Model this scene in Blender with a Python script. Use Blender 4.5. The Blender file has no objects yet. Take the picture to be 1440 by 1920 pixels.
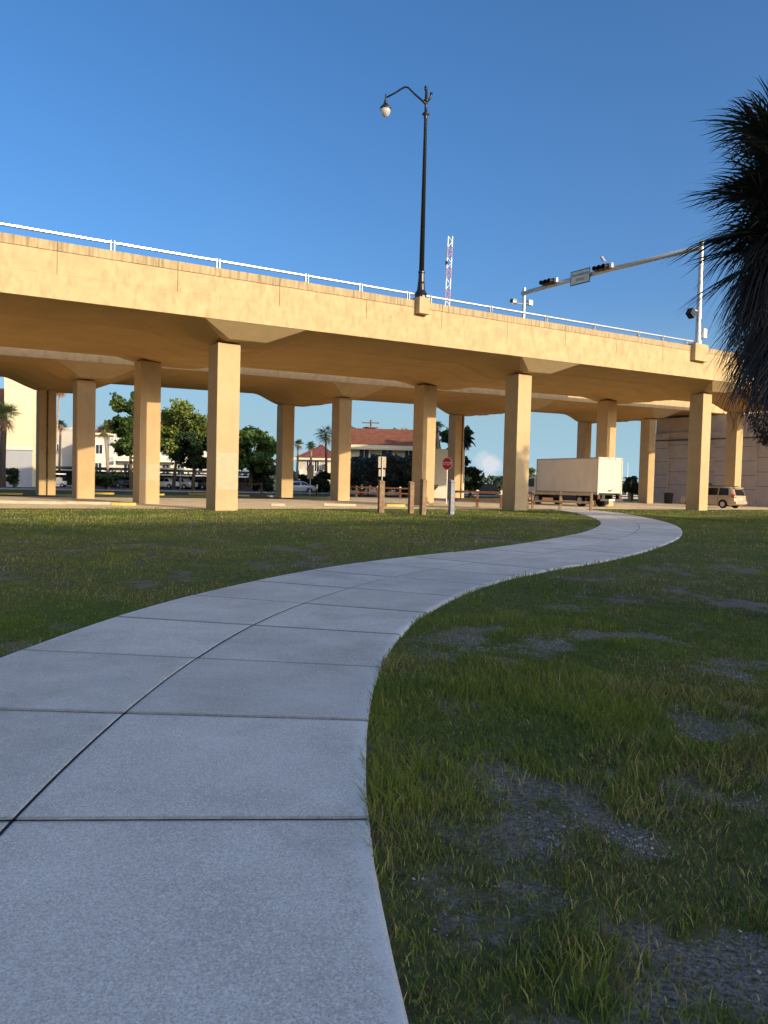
import bpy, math, random
import numpy as np
from mathutils import Vector, Matrix
random.seed(7); RNG = np.random.default_rng(11)
R = math.radians
SC = bpy.context.scene; COL = SC.collection
PI = math.pi

# ------------------------------------------------------------------ camera
EYE = 1.5; FPX = 1441.0; PITCH = R(2.164); ROLL = R(1.454)
cp, sp, cr, sr = math.cos(PITCH), math.sin(PITCH), math.cos(ROLL), math.sin(ROLL)
def ray(x, y):                       # photo pixel (1440x1920) -> direction
    a, b = x-720.0, 960.0-y
    u, w = a*cr-b*sr, b*cr+a*sr
    return Vector((u/FPX, cp+w/FPX*sp, -sp+w/FPX*cp))
def G(x, y, z=0.0):                  # point on the level z
    d = ray(x, y); t = (z-EYE)/d.z
    return Vector((d.x*t, d.y*t, z))
def at(x, y, Y):                     # point at depth Y
    d = ray(x, y); t = Y/d.y
    return Vector((d.x*t, Y, EYE+d.z*t))
r0, u0, d0 = Vector((1,0,0)), Vector((0,sp,cp)), Vector((0,cp,-sp))
cam_d = bpy.data.cameras.new('camera'); cam = bpy.data.objects.new('camera', cam_d); COL.objects.link(cam)
X = r0*cr+u0*sr; Yv = u0*cr-r0*sr; Z = -d0
cam.matrix_world = Matrix(((X.x,Yv.x,Z.x,0),(X.y,Yv.y,Z.y,0),(X.z,Yv.z,Z.z,EYE),(0,0,0,1)))
cam_d.sensor_fit = 'VERTICAL'; cam_d.sensor_height = 36; cam_d.lens = FPX/1920*36
cam_d.clip_start = .05; cam_d.clip_end = 5000
SC.camera = cam

# ------------------------------------------------------------------ light
SUN_AZ, SUN_EL = R(50), R(15.4)      # sun behind the camera, to the right
sd = Vector((math.sin(SUN_AZ)*math.cos(SUN_EL), -math.cos(SUN_AZ)*math.cos(SUN_EL), math.sin(SUN_EL)))
sl = bpy.data.lights.new('sun', 'SUN'); so = bpy.data.objects.new('sun', sl); COL.objects.link(so)
sl.energy = 2.95; sl.angle = R(.5); sl.color = (1.0, .82, .55)
so.rotation_euler = sd.to_track_quat('Z', 'Y').to_euler(); so.location = (0, 0, 60)
W = bpy.data.worlds.new('World'); SC.world = W; W.use_nodes = True
def nd(nt, t, **k):
    n = nt.nodes.new(t)
    for a, b in k.items():
        if a == 'ins':
            for i, v in b.items(): n.inputs[i].default_value = v
        else: setattr(n, a, b)
    return n
def lk(nt, a, b): nt.links.new(a, b)
nt = W.node_tree; nt.nodes.clear()
out = nd(nt, 'ShaderNodeOutputWorld'); bg = nd(nt, 'ShaderNodeBackground', ins={'Strength': .15})
sky = nd(nt, 'ShaderNodeTexSky', sky_type='NISHITA'); sky.sun_disc = False
sky.sun_elevation = SUN_EL; sky.sun_rotation = PI-SUN_AZ
sky.altitude = 0; sky.air_density = .75; sky.dust_density = 4.2; sky.ozone_density = 3.1
tc = nd(nt, 'ShaderNodeTexCoord')
# two small cumulus banks low over the horizon
nz = nd(nt, 'ShaderNodeTexNoise', ins={'Scale': 34.0, 'Detail': 8.0, 'Roughness': .62}); lk(nt, tc.outputs['Generated'], nz.inputs['Vector'])
def bank(px, py, rad):
    d = ray(px, py).normalized()
    v = nd(nt, 'ShaderNodeVectorMath', operation='SUBTRACT'); lk(nt, tc.outputs['Generated'], v.inputs[0]); v.inputs[1].default_value = d
    s = nd(nt, 'ShaderNodeVectorMath', operation='MULTIPLY'); lk(nt, v.outputs[0], s.inputs[0]); s.inputs[1].default_value = (1, 1, 1.35)
    l = nd(nt, 'ShaderNodeVectorMath', operation='LENGTH'); lk(nt, s.outputs[0], l.inputs[0])
    m = nd(nt, 'ShaderNodeMapRange', clamp=True, ins={1: 0.0, 2: rad, 3: .55, 4: -.35}); lk(nt, l.outputs['Value'], m.inputs[0])
    return m.outputs[0]
mx = None
for b in (bank(488, 822, .05), bank(918, 872, .05), bank(905, 905, .06), bank(150, 800, .03)):
    if mx is None: mx = b
    else:
        q = nd(nt, 'ShaderNodeMath', operation='MAXIMUM'); lk(nt, mx, q.inputs[0]); lk(nt, b, q.inputs[1]); mx = q.outputs[0]
ad = nd(nt, 'ShaderNodeMath', operation='ADD'); lk(nt, mx, ad.inputs[0]); lk(nt, nz.outputs['Fac'], ad.inputs[1])
mr = nd(nt, 'ShaderNodeMapRange', clamp=True, ins={1: .66, 2: .98, 3: 0.0, 4: .75}); lk(nt, ad.outputs[0], mr.inputs[0])
mix = nd(nt, 'ShaderNodeMix', data_type='RGBA'); lk(nt, mr.outputs[0], mix.inputs[0])
hs = nd(nt, 'ShaderNodeHueSaturation', ins={'Saturation': 1.2, 'Value': 1.0}); lk(nt, sky.outputs[0], hs.inputs['Color'])
# pale sea haze low over the horizon
sz = nd(nt, 'ShaderNodeSeparateXYZ'); lk(nt, tc.outputs['Generated'], sz.inputs[0])
hz_ = nd(nt, 'ShaderNodeMapRange', clamp=True, interpolation_type='SMOOTHSTEP', ins={1: .0, 2: .24, 3: 1.0, 4: 0.0}); lk(nt, sz.outputs[2], hz_.inputs[0])
hm = nd(nt, 'ShaderNodeMix', data_type='RGBA', blend_type='LIGHTEN'); lk(nt, hz_.outputs[0], hm.inputs[0]); lk(nt, hs.outputs[0], hm.inputs[6]); hm.inputs[7].default_value = (1.55, 2.45, 2.95, 1)
lk(nt, hm.outputs[2], mix.inputs[6]); mix.inputs[7].default_value = (3.3, 3.2, 3.35, 1)
lk(nt, mix.outputs[2], bg.inputs['Color']); lk(nt, bg.outputs[0], out.inputs[0])
SC.view_settings.view_transform = 'Standard'; SC.view_settings.look = 'None'; SC.view_settings.gamma = 1
SC.view_settings.exposure = .75
SC.cycles.max_bounces = 8; SC.cycles.diffuse_bounces = 5; SC.cycles.transparent_max_bounces = 8

# ------------------------------------------------------------------ materials
MATS = {}
def mat(name, col, rough=.8, var=0.0, vscale=3.0, bump=0.0, bscale=30.0, metal=0.0, col2=None, spec=.3, detail=6.0, streak=None, trans=0.0):
    if name in MATS: return MATS[name]
    m = bpy.data.materials.new(name); m.use_nodes = True; t = m.node_tree; p = t.nodes['Principled BSDF']
    p.inputs['Roughness'].default_value = rough; p.inputs['Metallic'].default_value = metal
    p.inputs['Specular IOR Level'].default_value = spec
    if trans: p.inputs['Transmission Weight'].default_value = trans
    c = (*col, 1)
    p.inputs['Base Color'].default_value = c
    co = nd(t, 'ShaderNodeTexCoord')
    last = None
    if var or col2:
        n = nd(t, 'ShaderNodeTexNoise', ins={'Scale': vscale, 'Detail': detail, 'Roughness': .6}); lk(t, co.outputs['Object'], n.inputs['Vector'])
        r = nd(t, 'ShaderNodeValToRGB'); lk(t, n.outputs['Fac'], r.inputs[0])
        c2 = col2 if col2 else tuple(x*(1-var) for x in col)
        c1 = col if col2 else tuple(min(1, x*(1+var*.5)) for x in col)
        r.color_ramp.elements[0].position = .32; r.color_ramp.elements[0].color = (*c2, 1)
        r.color_ramp.elements[1].position = .68; r.color_ramp.elements[1].color = (*c1, 1)
        last = r.outputs[0]
    if streak:                       # rain streaks: noise stretched along z
        mp = nd(t, 'ShaderNodeMapping'); mp.inputs['Scale'].default_value = streak[1]; lk(t, co.outputs['Object'], mp.inputs[0])
        n = nd(t, 'ShaderNodeTexNoise', ins={'Scale': 1.0, 'Detail': 5.0, 'Roughness': .65}); lk(t, mp.outputs[0], n.inputs['Vector'])
        r = nd(t, 'ShaderNodeMapRange', clamp=True, ins={1: streak[2], 2: streak[3], 3: 0.0, 4: streak[4]}); lk(t, n.outputs['Fac'], r.inputs[0])
        x = nd(t, 'ShaderNodeMix', data_type='RGBA'); lk(t, r.outputs[0], x.inputs[0])
        if last: lk(t, last, x.inputs[6])
        else: x.inputs[6].default_value = c
        x.inputs[7].default_value = (*streak[0], 1); last = x.outputs[2]
    if last: lk(t, last, p.inputs['Base Color'])
    if bump:
        n = nd(t, 'ShaderNodeTexNoise', ins={'Scale': bscale, 'Detail': 6.0, 'Roughness': .65}); lk(t, co.outputs['Object'], n.inputs['Vector'])
        b = nd(t, 'ShaderNodeBump', ins={'Strength': bump, 'Distance': .02}); lk(t, n.outputs['Fac'], b.inputs['Height']); lk(t, b.outputs[0], p.inputs['Normal'])
    MATS[name] = m; return m
def attr_mat(name, rough=.7, spec=.2, translucent=.25):   # colour comes from a per-leaf / per-blade tint
    m = bpy.data.materials.new(name); m.use_nodes = True; t = m.node_tree; p = t.nodes['Principled BSDF']
    a = nd(t, 'ShaderNodeAttribute', attribute_name='tint')
    lk(t, a.outputs['Color'], p.inputs['Base Color']); p.inputs['Roughness'].default_value = rough
    p.inputs['Specular IOR Level'].default_value = spec
    if translucent:
        tr = nd(t, 'ShaderNodeBsdfTranslucent'); lk(t, a.outputs['Color'], tr.inputs['Color'])
        ms = nd(t, 'ShaderNodeMixShader', ins={0: translucent}); o = t.nodes['Material Output']
        lk(t, p.outputs[0], ms.inputs[1]); lk(t, tr.outputs[0], ms.inputs[2]); lk(t, ms.outputs[0], o.inputs[0])
    MATS[name] = m; return m

TAN = (.51, .365, .195)
M_con = mat('tan_painted_concrete', TAN, .85, .10, .9, .12, 45, streak=((.33,.24,.13), (2.2,2.2,.22), .56, .80, .5))
M_fas = mat('tan_parapet_concrete', (.52,.375,.20), .85, .14, 1.4, .15, 40, streak=((.30,.22,.12), (3.2,1.2,1.3), .50, .70, .55))
M_cop = mat('weathered_coping_concrete', (.49,.36,.20), .9, .12, 2.0, .15, 40, streak=((.19,.145,.085), (7.0,2.0,.6), .42, .66, .85))
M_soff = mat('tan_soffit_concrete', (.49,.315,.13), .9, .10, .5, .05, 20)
M_patch = mat('grey_tan_touch_up_paint', (.48,.395,.25), .8, .08, 4.0)
M_pale = mat('pale_grey_concrete', (.42,.41,.40), .9, .15, 2.0, .1)
M_abut = mat('grey_precast_panel', (.68,.56,.46), .85, .10, 1.2, .06, 30)
M_abut2 = mat('precast_groove', (.16,.135,.12), .9)
M_rail = mat('brushed_aluminium_rail', (.86,.86,.84), .28, metal=.85)
M_galv = mat('galvanised_steel', (.50,.51,.50), .45, .15, 6.0, metal=.55)
M_blk = mat('black_painted_metal', (.012,.012,.013), .38, spec=.5)
M_glass = mat('clear_lamp_glass', (.85,.83,.78), .15, spec=.5, trans=.55)
M_white = mat('white_painted_metal', (.80,.79,.76), .5, .05, 3.0)
M_red = mat('red_paint', (.42,.03,.03), .5)
M_signred = mat('red_sign_sheeting', (.45,.015,.03), .4, .1, 5.0)
M_yel = mat('yellow_curb_paint', (.62,.48,.12), .85, .25, 3.0, .1)
M_stop = mat('pale_wheel_stop_concrete', (.55,.46,.32), .9, .2, 3.0, .1)
M_wood = mat('weathered_wood', (.30,.20,.115), .9, .3, 5.0, .3, 40, streak=((.12,.08,.05), (14,14,1.2), .5, .75, .6))
M_woodd = mat('brown_stained_wood', (.20,.095,.05), .85, .3, 5.0, .2)
M_greywood = mat('grey_weathered_post', (.30,.30,.31), .9, .25, 5.0, .3)
M_dkrub = mat('black_rubber', (.015,.015,.015), .8)
M_dkgl = mat('dark_window_glass', (.012,.014,.016), .12, spec=.5)
M_wing = mat('building_window_glass', (.03,.04,.05), .2, spec=.5)
M_cream = mat('cream_stucco', (.76,.66,.43), .9, .06, 1.0)
M_whst = mat('white_stucco', (.74,.70,.60), .9, .06, 1.0)
M_grst = mat('pale_grey_stucco', (.52,.47,.40), .9, .08, 1.0)
M_terra = mat('terracotta_roof_tile', (.23,.085,.048), .85, .3, 1.5, .3, 12)
M_terr2 = mat('orange_roof_tile', (.50,.19,.09), .85, .25, 1.5, .3, 12)
M_darkw = mat('dark_carport_roof', (.05,.055,.06), .7)
M_asph = mat('asphalt', (.060,.062,.068), .9, .2, .6, .2, 60)
M_bark = mat('brown_bark', (.13,.095,.065), .95, .35, 4.0, .4, 20)
M_palmbark = mat('grey_palm_bark', (.34,.26,.20), .95, .3, 5.0, .4, 14)
M_leaf = attr_mat('tree_leaf')
M_frond = attr_mat('palm_frond', .55, .35, .15)
M_grass = attr_mat('grass_blade', .75, .15, .28)
M_stone = attr_mat('gravel_stone', .9, .1, 0)

# ------------------------------------------------------------------ mesh helpers
class MB:
    def __init__(s): s.v = []; s.f = []
    def add(s, vs, fs):
        o = len(s.v); s.v += [tuple(v) for v in vs]; s.f += [tuple(i+o for i in f) for f in fs]; return s
    def box(s, x0, y0, z0, x1, y1, z1, M=None):
        vs = [Vector(p) for p in ((x0,y0,z0),(x1,y0,z0),(x1,y1,z0),(x0,y1,z0),(x0,y0,z1),(x1,y0,z1),(x1,y1,z1),(x0,y1,z1))]
        if M: vs = [M @ v for v in vs]
        return s.add(vs, ((0,3,2,1),(4,5,6,7),(0,1,5,4),(1,2,6,5),(2,3,7,6),(3,0,4,7)))
    def tube(s, pts, rad, n=8, cap=True):
        pts = [Vector(p) for p in pts]
        if not hasattr(rad, '__len__'): rad = [rad]*len(pts)
        rings = []
        prev = None
        for i, p in enumerate(pts):
            d = (pts[min(i+1, len(pts)-1)]-pts[max(i-1, 0)]).normalized()
            a = Vector((0,0,1)) if abs(d.z) < .9 else Vector((1,0,0))
            if prev is not None: a = prev
            x = (a-d*a.dot(d)).normalized(); y = d.cross(x); prev = x
            rings.append([p+(x*math.cos(2*PI*k/n)+y*math.sin(2*PI*k/n))*rad[i] for k in range(n)])
        vs = [v for r in rings for v in r]; fs = []
        for i in range(len(rings)-1):
            for k in range(n):
                a, b = i*n+k, i*n+(k+1) % n
                fs.append((a, b, b+n, a+n))
        if cap: fs += [tuple(range(n))[::-1], tuple(range((len(rings)-1)*n, len(rings)*n))]
        return s.add(vs, fs)
    def lathe(s, prof, c=(0,0,0), n=16):
        vs = []; fs = []
        for r, z in prof:
            for k in range(n): vs.append((c[0]+r*math.cos(2*PI*k/n), c[1]+r*math.sin(2*PI*k/n), c[2]+z))
        for i in range(len(prof)-1):
            for k in range(n):
                a, b = i*n+k, i*n+(k+1) % n; fs.append((a, b, b+n, a+n))
        fs += [tuple(range(n))[::-1], tuple(range((len(prof)-1)*n, len(prof)*n))]
        return s.add(vs, fs)
    def prism(s, poly, f0, f1):      # poly 2d list, f0/f1 map (a,b)->3d of the two ends
        n = len(poly); vs = [f0(a, b) for a, b in poly]+[f1(a, b) for a, b in poly]
        fs = [tuple(range(n))[::-1], tuple(range(n, 2*n))]+[(k, (k+1) % n, n+(k+1) % n, n+k) for k in range(n)]
        return s.add(vs, fs)
    def build(s, name, m, parent=None, smooth=False, bevel=0.0, loc=None, fix=True):
        me = bpy.data.meshes.new(name); me.from_pydata(s.v, [], s.f); me.validate()
        if fix:
            import bmesh
            b = bmesh.new(); b.from_mesh(me); bmesh.ops.recalc_face_normals(b, faces=b.faces); b.to_mesh(me); b.free()
        o = bpy.data.objects.new(name, me); COL.objects.link(o)
        if m: me.materials.append(m)
        if parent: o.parent = parent
        if loc is not None: o.location = loc
        if smooth:
            for p in me.polygons: p.use_smooth = True
        if bevel:
            bv = o.modifiers.new('bevel', 'BEVEL'); bv.width = bevel; bv.segments = 2; bv.limit_method = 'ANGLE'; bv.angle_limit = R(40)
        return o
def tag(o, label=None, cat=None, group=None, kind=None):
    if label: o['label'] = label
    if cat: o['category'] = cat
    if group: o['group'] = group
    if kind: o['kind'] = kind
    return o
def thing(name, label, cat, loc=(0,0,0), rz=0.0, group=None):
    o = bpy.data.objects.new(name, None); COL.objects.link(o); o.empty_display_size = .2
    o.location = loc; o.rotation_euler = (0, 0, rz)
    return tag(o, label, cat, group)
def np_mesh(name, verts, faces_flat, sizes, m, parent=None, tint=None, smooth=False):
    """fast mesh: verts (N,3), faces_flat loop indices, sizes per face, tint (N,3) per vertex"""
    me = bpy.data.meshes.new(name); verts = np.ascontiguousarray(verts, np.float32)
    me.vertices.add(len(verts)); me.vertices.foreach_set('co', verts.ravel())
    me.loops.add(len(faces_flat)); me.loops.foreach_set('vertex_index', np.ascontiguousarray(faces_flat, np.int32))
    me.polygons.add(len(sizes)); st = np.concatenate([[0], np.cumsum(sizes)[:-1]]).astype(np.int32)
    me.polygons.foreach_set('loop_start', st)
    if smooth: me.polygons.foreach_set('use_smooth', np.ones(len(sizes), bool))
    if tint is not None:
        a = me.attributes.new('tint', 'FLOAT_COLOR', 'POINT')
        c = np.ones((len(verts), 4), np.float32); c[:, :3] = tint; a.data.foreach_set('color', c.ravel())
    me.update(calc_edges=True); me.materials.append(m)
    o = bpy.data.objects.new(name, me); COL.objects.link(o)
    if parent: o.parent = parent
    return o
def dup(root, loc, rz, label, group=None):
    r = root.copy(); COL.objects.link(r); r.location = loc; r.rotation_euler = (0, 0, rz); r['label'] = label
    if group: r['group'] = group
    for ch in list(root.children):
        c = ch.copy(); COL.objects.link(c); c.parent = r
        for g in list(ch.children):
            d = g.copy(); COL.objects.link(d); d.parent = c
    return r
def vnoise(x, y, seed=0):            # value noise 0..1
    xi, yi = np.floor(x).astype(np.int64), np.floor(y).astype(np.int64); fx, fy = x-xi, y-yi
    fx, fy = fx*fx*(3-2*fx), fy*fy*(3-2*fy)
    def h(a, b):
        n = (a*374761393+b*668265263+seed*974711) & 0xffffffff
        n = ((n ^ (n >> 13))*1274126177) & 0xffffffff
        return ((n ^ (n >> 16)) & 0xffff)/65535.0
    return (h(xi,yi)*(1-fx)+h(xi+1,yi)*fx)*(1-fy)+(h(xi,yi+1)*(1-fx)+h(xi+1,yi+1)*fx)*fy
def fbm(x, y, seed=0, o=3):
    t = 0; a = .5; s = 0
    for k in range(o): t = t+a*vnoise(x*2**k, y*2**k, seed+k*17); s += a; a *= .55
    return t/s
def text_mesh(txt, size, m, parent, M, depth=.004, name='lettering'):
    cu = bpy.data.curves.new('t', 'FONT'); cu.body = txt; cu.size = size; cu.align_x = 'CENTER'; cu.align_y = 'CENTER'; cu.extrude = depth
    o = bpy.data.objects.new('t', cu); COL.objects.link(o)
    dg = bpy.context.evaluated_depsgraph_get(); me = bpy.data.meshes.new_from_object(o.evaluated_get(dg))
    bpy.data.objects.remove(o); bpy.data.curves.remove(cu)
    me.transform(M); me.materials.clear(); me.materials.append(m)
    q = bpy.data.objects.new(name, me); COL.objects.link(q); q.parent = parent
    return q

# ------------------------------------------------------------------ bridge frame: x = along, y = across (away from the camera)
ANG = R(35.22); P1 = Vector((-8.0, 36.4, 0)); BL = 19.724; SLOPE = .02704
U = Vector((math.cos(ANG), math.sin(ANG), 0)); NV = Vector((-math.sin(ANG), math.cos(ANG), 0))
def BW(s, n, z=0.0): return P1+U*s+NV*n+Vector((0,0,z))
def to_sn(x, y):
    a, b = x-P1.x, y-P1.y
    return a*U.x+b*U.y, a*NV.x+b*NV.y

# ------------------------------------------------------------------ ground
CL = [(-.35,-3.0),(-1.02,0.0),(-1.37,1.6),(-1.55,3.1),(-1.6,4.7),(-1.52,6.3),(-1.29,7.95),(-.86,9.6),(-.1,11.6),(.95,13.55),(2.25,15.4),(3.64,17.2),(6.05,21.2),(8.7,26.6),(11.0,33.3),(12.4,40.6),(13.0,47.7),(12.6,54.0),(11.0,58.0)]
def catmull(pts, per=24):
    P = [np.array(p, float) for p in pts]; P = [2*P[0]-P[1]]+P+[2*P[-1]-P[-2]]; o = []
    for i in range(1, len(P)-2):
        for k in range(per):
            t = k/per
            o.append(.5*((2*P[i])+(P[i+1]-P[i-1])*t+(2*P[i-1]-5*P[i]+4*P[i+1]-P[i+2])*t*t+(3*P[i]-P[i-1]-3*P[i+1]+P[i+2])*t**3))
    o.append(P[-2]); return np.array(o)
cl = catmull(CL); arc = np.concatenate([[0], np.cumsum(np.linalg.norm(np.diff(cl, axis=0), axis=1))])
HW = 1.53
def cpos(a):
    x = np.interp(a, arc, cl[:,0]); y = np.interp(a, arc, cl[:,1]); e = .15
    dx = np.interp(a+e, arc, cl[:,0])-np.interp(a-e, arc, cl[:,0]); dy = np.interp(a+e, arc, cl[:,1])-np.interp(a-e, arc, cl[:,1])
    l = np.hypot(dx, dy); return x, y, dx/l, dy/l
_sa = np.linspace(0, arc[-1], 500); _sx = np.interp(_sa, arc, cl[:,0]); _sy = np.interp(_sa, arc, cl[:,1])
def path_dist(x, y):
    out = np.empty(len(x), np.float32)
    for i in range(0, len(x), 20000):
        d = np.hypot(x[i:i+20000,None]-_sx[None], y[i:i+20000,None]-_sy[None]); out[i:i+20000] = d.min(1)
    return out
def bare(x, y):
    """0 = thick turf .. 1 = bare soil; the right-hand verge is patchy, the left lawn mostly closed"""
    a = .5*fbm(x*1.0+.6*y, y*.6-.33*x, 3, 4)+.5*fbm(x*3.1+.8*y, y*2.3-.5*x, 9, 4)
    right = x > np.interp(y, _sy, _sx)
    k = np.where(right, np.clip(1.1-(y-2)/24, .35, 1), .55)
    edge = np.clip((path_dist(x, y)-HW)/.7, 0, 1)
    b = np.clip((a-.59+.10*k)/.12, 0, 1)*np.clip(k*1.4, 0, 1)*.9
    return b*np.where(right, .35+.65*edge, 1)
def relief(x, y):
    d = path_dist(x, y)
    k = np.clip((d-HW-.05)/1.2, 0, 1)*np.clip((60-y)/30, 0, 1)
    return -.018*(d < HW+.03)+k*(.07*(fbm(x*.45, y*.45, 21, 3)-.5)+.025*(fbm(x*3, y*3, 5, 2)-.5))-.012
gx = np.concatenate([[-900,-500,-300,-180,-110,-70,-50,-36,-28,-22,-18,-15],np.arange(-13,-4,.3),np.arange(-4,8,.09),np.arange(8,20,.3),[20,22,25,29,35,45,60,80,110,160,250,400,900]])
gy = np.concatenate([[-200,-120,-80,-50,-30,-18,-10,-5,-2,0,.8],np.arange(1.4,12,.09),np.arange(12,30,.3),np.arange(30,60,1.0),[60,64,70,80,95,120,160,220,300,450,700,1200,2500]])
XX, YY = np.meshgrid(gx, gy); ny, nx = XX.shape
xf, yf = XX.ravel(), YY.ravel(); zf = relief(xf, yf)
idx = np.arange(nx*ny).reshape(ny, nx)
q = np.stack([idx[:-1,:-1], idx[:-1,1:], idx[1:,1:], idx[1:,:-1]], -1).reshape(-1, 4)
br = bare(xf, yf)
M_ground = bpy.data.materials.new('lawn_soil'); M_ground.use_nodes = True
t = M_ground.node_tree; p = t.nodes['Principled BSDF']; p.inputs['Roughness'].default_value = .95; p.inputs['Specular IOR Level'].default_value = .1
co = nd(t, 'ShaderNodeTexCoord'); a = nd(t, 'ShaderNodeAttribute', attribute_name='tint')
n1 = nd(t, 'ShaderNodeTexNoise', ins={'Scale': 55.0, 'Detail': 5.0, 'Roughness': .7}); lk(t, co.outputs['Object'], n1.inputs['Vector'])
r1 = nd(t, 'ShaderNodeValToRGB'); lk(t, n1.outputs['Fac'], r1.inputs[0])
r1.color_ramp.elements[0].position = .35; r1.color_ramp.elements[0].color = (.055,.048,.040,1); r1.color_ramp.elements[1].position = .68; r1.color_ramp.elements[1].color = (.33,.30,.255,1)
n2 = nd(t, 'ShaderNodeTexNoise', ins={'Scale': 8.0, 'Detail': 6.0, 'Roughness': .7}); lk(t, co.outputs['Object'], n2.inputs['Vector'])
r2 = nd(t, 'ShaderNodeValToRGB'); lk(t, n2.outputs['Fac'], r2.inputs[0])
r2.color_ramp.elements[0].position = .35; r2.color_ramp.elements[0].color = (.055,.070,.024,1); r2.color_ramp.elements[1].position = .7; r2.color_ramp.elements[1].color = (.17,.165,.065,1)
mm = nd(t, 'ShaderNodeMix', data_type='RGBA'); nb_ = nd(t, 'ShaderNodeTexNoise', ins={'Scale': 14.0, 'Detail': 8.0, 'Roughness': .75}); lk(t, co.outputs['Object'], nb_.inputs['Vector'])
ma = nd(t, 'ShaderNodeMath', operation='MULTIPLY_ADD'); lk(t, nb_.outputs['Fac'], ma.inputs[0]); ma.inputs[1].default_value = 2.4; lk(t, a.outputs['Fac'], ma.inputs[2])
mb_ = nd(t, 'ShaderNodeMapRange', clamp=True, ins={1: 1.50, 2: 1.95, 3: 0.0, 4: 1.0}); lk(t, ma.outputs[0], mb_.inputs[0]); lk(t, mb_.outputs[0], mm.inputs[0]); lk(t, r2.outputs[0], mm.inputs[6]); lk(t, r1.outputs[0], mm.inputs[7])
lk(t, mm.outputs[2], p.inputs['Base Color'])
bp = nd(t, 'ShaderNodeBump', ins={'Strength': .7, 'Distance': .02}); lk(t, n1.outputs['Fac'], bp.inputs['Height']); lk(t, bp.outputs[0], p.inputs['Normal'])
ground = np_mesh('ground', np.stack([xf, yf, zf], -1), q.ravel(), np.full(len(q), 4), M_ground, tint=np.stack([br]*3, -1), smooth=True)
tag(ground, kind='structure')

def sheet(name, pts, z, m):
    b = MB(); b.add([(x, y, z) for x, y in pts], [tuple(range(len(pts)))]); o = b.build(name, m); tag(o, kind='structure'); return o
def bsheet(name, sn, z, m): return sheet(name, [BW(s, n)[:2] for s, n in sn], z, m)
M_lot = mat('pale_shell_gravel_lot', (.86,.69,.45), .95, .25, .7, 1.0, 30, col2=(.64,.51,.33))
bsheet('parking_lot', [(-90,1.7),(-30,1.5),(-12,1.9),(0,1.4),(9,1.9),(18,1.3),(30,2.2),(42,1.2),(66.9,1.5),(66.9,30),(24,30),(21,20.5),(-90,20.5)], .006, M_lot)
bsheet('road', [(-200,46),(160,46),(160,73),(-200,73)], .006, M_asph)
kb = MB(); Mr = Matrix.Translation(P1) @ Matrix.Rotation(ANG, 4, 'Z')
kb.box(-200,45.6,-.02,160,45.97,.13, Mr); kb.box(-200,73.03,-.02,160,73.4,.13, Mr)
tag(kb.build('kerb', M_pale), kind='structure')
lane = MB()
for k in range(-14, 14): lane.box(k*9,59.4,.008,k*9+3,59.53,.010, Mr)
tag(lane.build('lane_marking', M_white), kind='structure')
bsheet('far_parking_lot', [(-200,74),(60,74),(60,120),(-200,120)], .004, mat('old_asphalt', (.10,.10,.105), .9, .2, .4))

# sidewalk: two rows of slabs with open joints
M_walk = bpy.data.materials.new('broom_finished_concrete'); M_walk.use_nodes = True
t = M_walk.node_tree; p = t.nodes['Principled BSDF']; p.inputs['Roughness'].default_value = .85; p.inputs['Specular IOR Level'].default_value = .25
co = nd(t, 'ShaderNodeTexCoord')
n1 = nd(t, 'ShaderNodeTexNoise', ins={'Scale': 1.3, 'Detail': 7.0, 'Roughness': .65}); lk(t, co.outputs['Object'], n1.inputs['Vector'])
r1 = nd(t, 'ShaderNodeValToRGB'); lk(t, n1.outputs['Fac'], r1.inputs[0])
r1.color_ramp.elements[0].position = .3; r1.color_ramp.elements[0].color = (.57,.53,.46,1); r1.color_ramp.elements[1].position = .7; r1.color_ramp.elements[1].color = (.76,.715,.63,1)
n2 = nd(t, 'ShaderNodeTexVoronoi', ins={'Scale': 135.0}); lk(t, co.outputs['Object'], n2.inputs['Vector'])
r2 = nd(t, 'ShaderNodeMapRange', clamp=True, ins={1: .64, 2: .9, 3: 0.0, 4: 1.0}); lk(t, n2.outputs['Color'], r2.inputs[0])
n3 = nd(t, 'ShaderNodeTexNoise', ins={'Scale': 120.0, 'Detail': 5.0, 'Roughness': .7}); lk(t, co.outputs['Object'], n3.inputs['Vector'])
r3 = nd(t, 'ShaderNodeMapRange', clamp=True, ins={1: .34, 2: .62, 3: .60, 4: 1.16}); lk(t, n3.outputs['Fac'], r3.inputs[0])
m1 = nd(t, 'ShaderNodeMix', data_type='RGBA', blend_type='MULTIPLY', ins={0: 1.0}); lk(t, r1.outputs[0], m1.inputs[6]); lk(t, r3.outputs[0], m1.inputs[7])
m2 = nd(t, 'ShaderNodeMix', data_type='RGBA'); lk(t, r2.outputs[0], m2.inputs[0]); lk(t, m1.outputs[2], m2.inputs[6]); m2.inputs[7].default_value = (.80,.78,.72,1)
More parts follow.
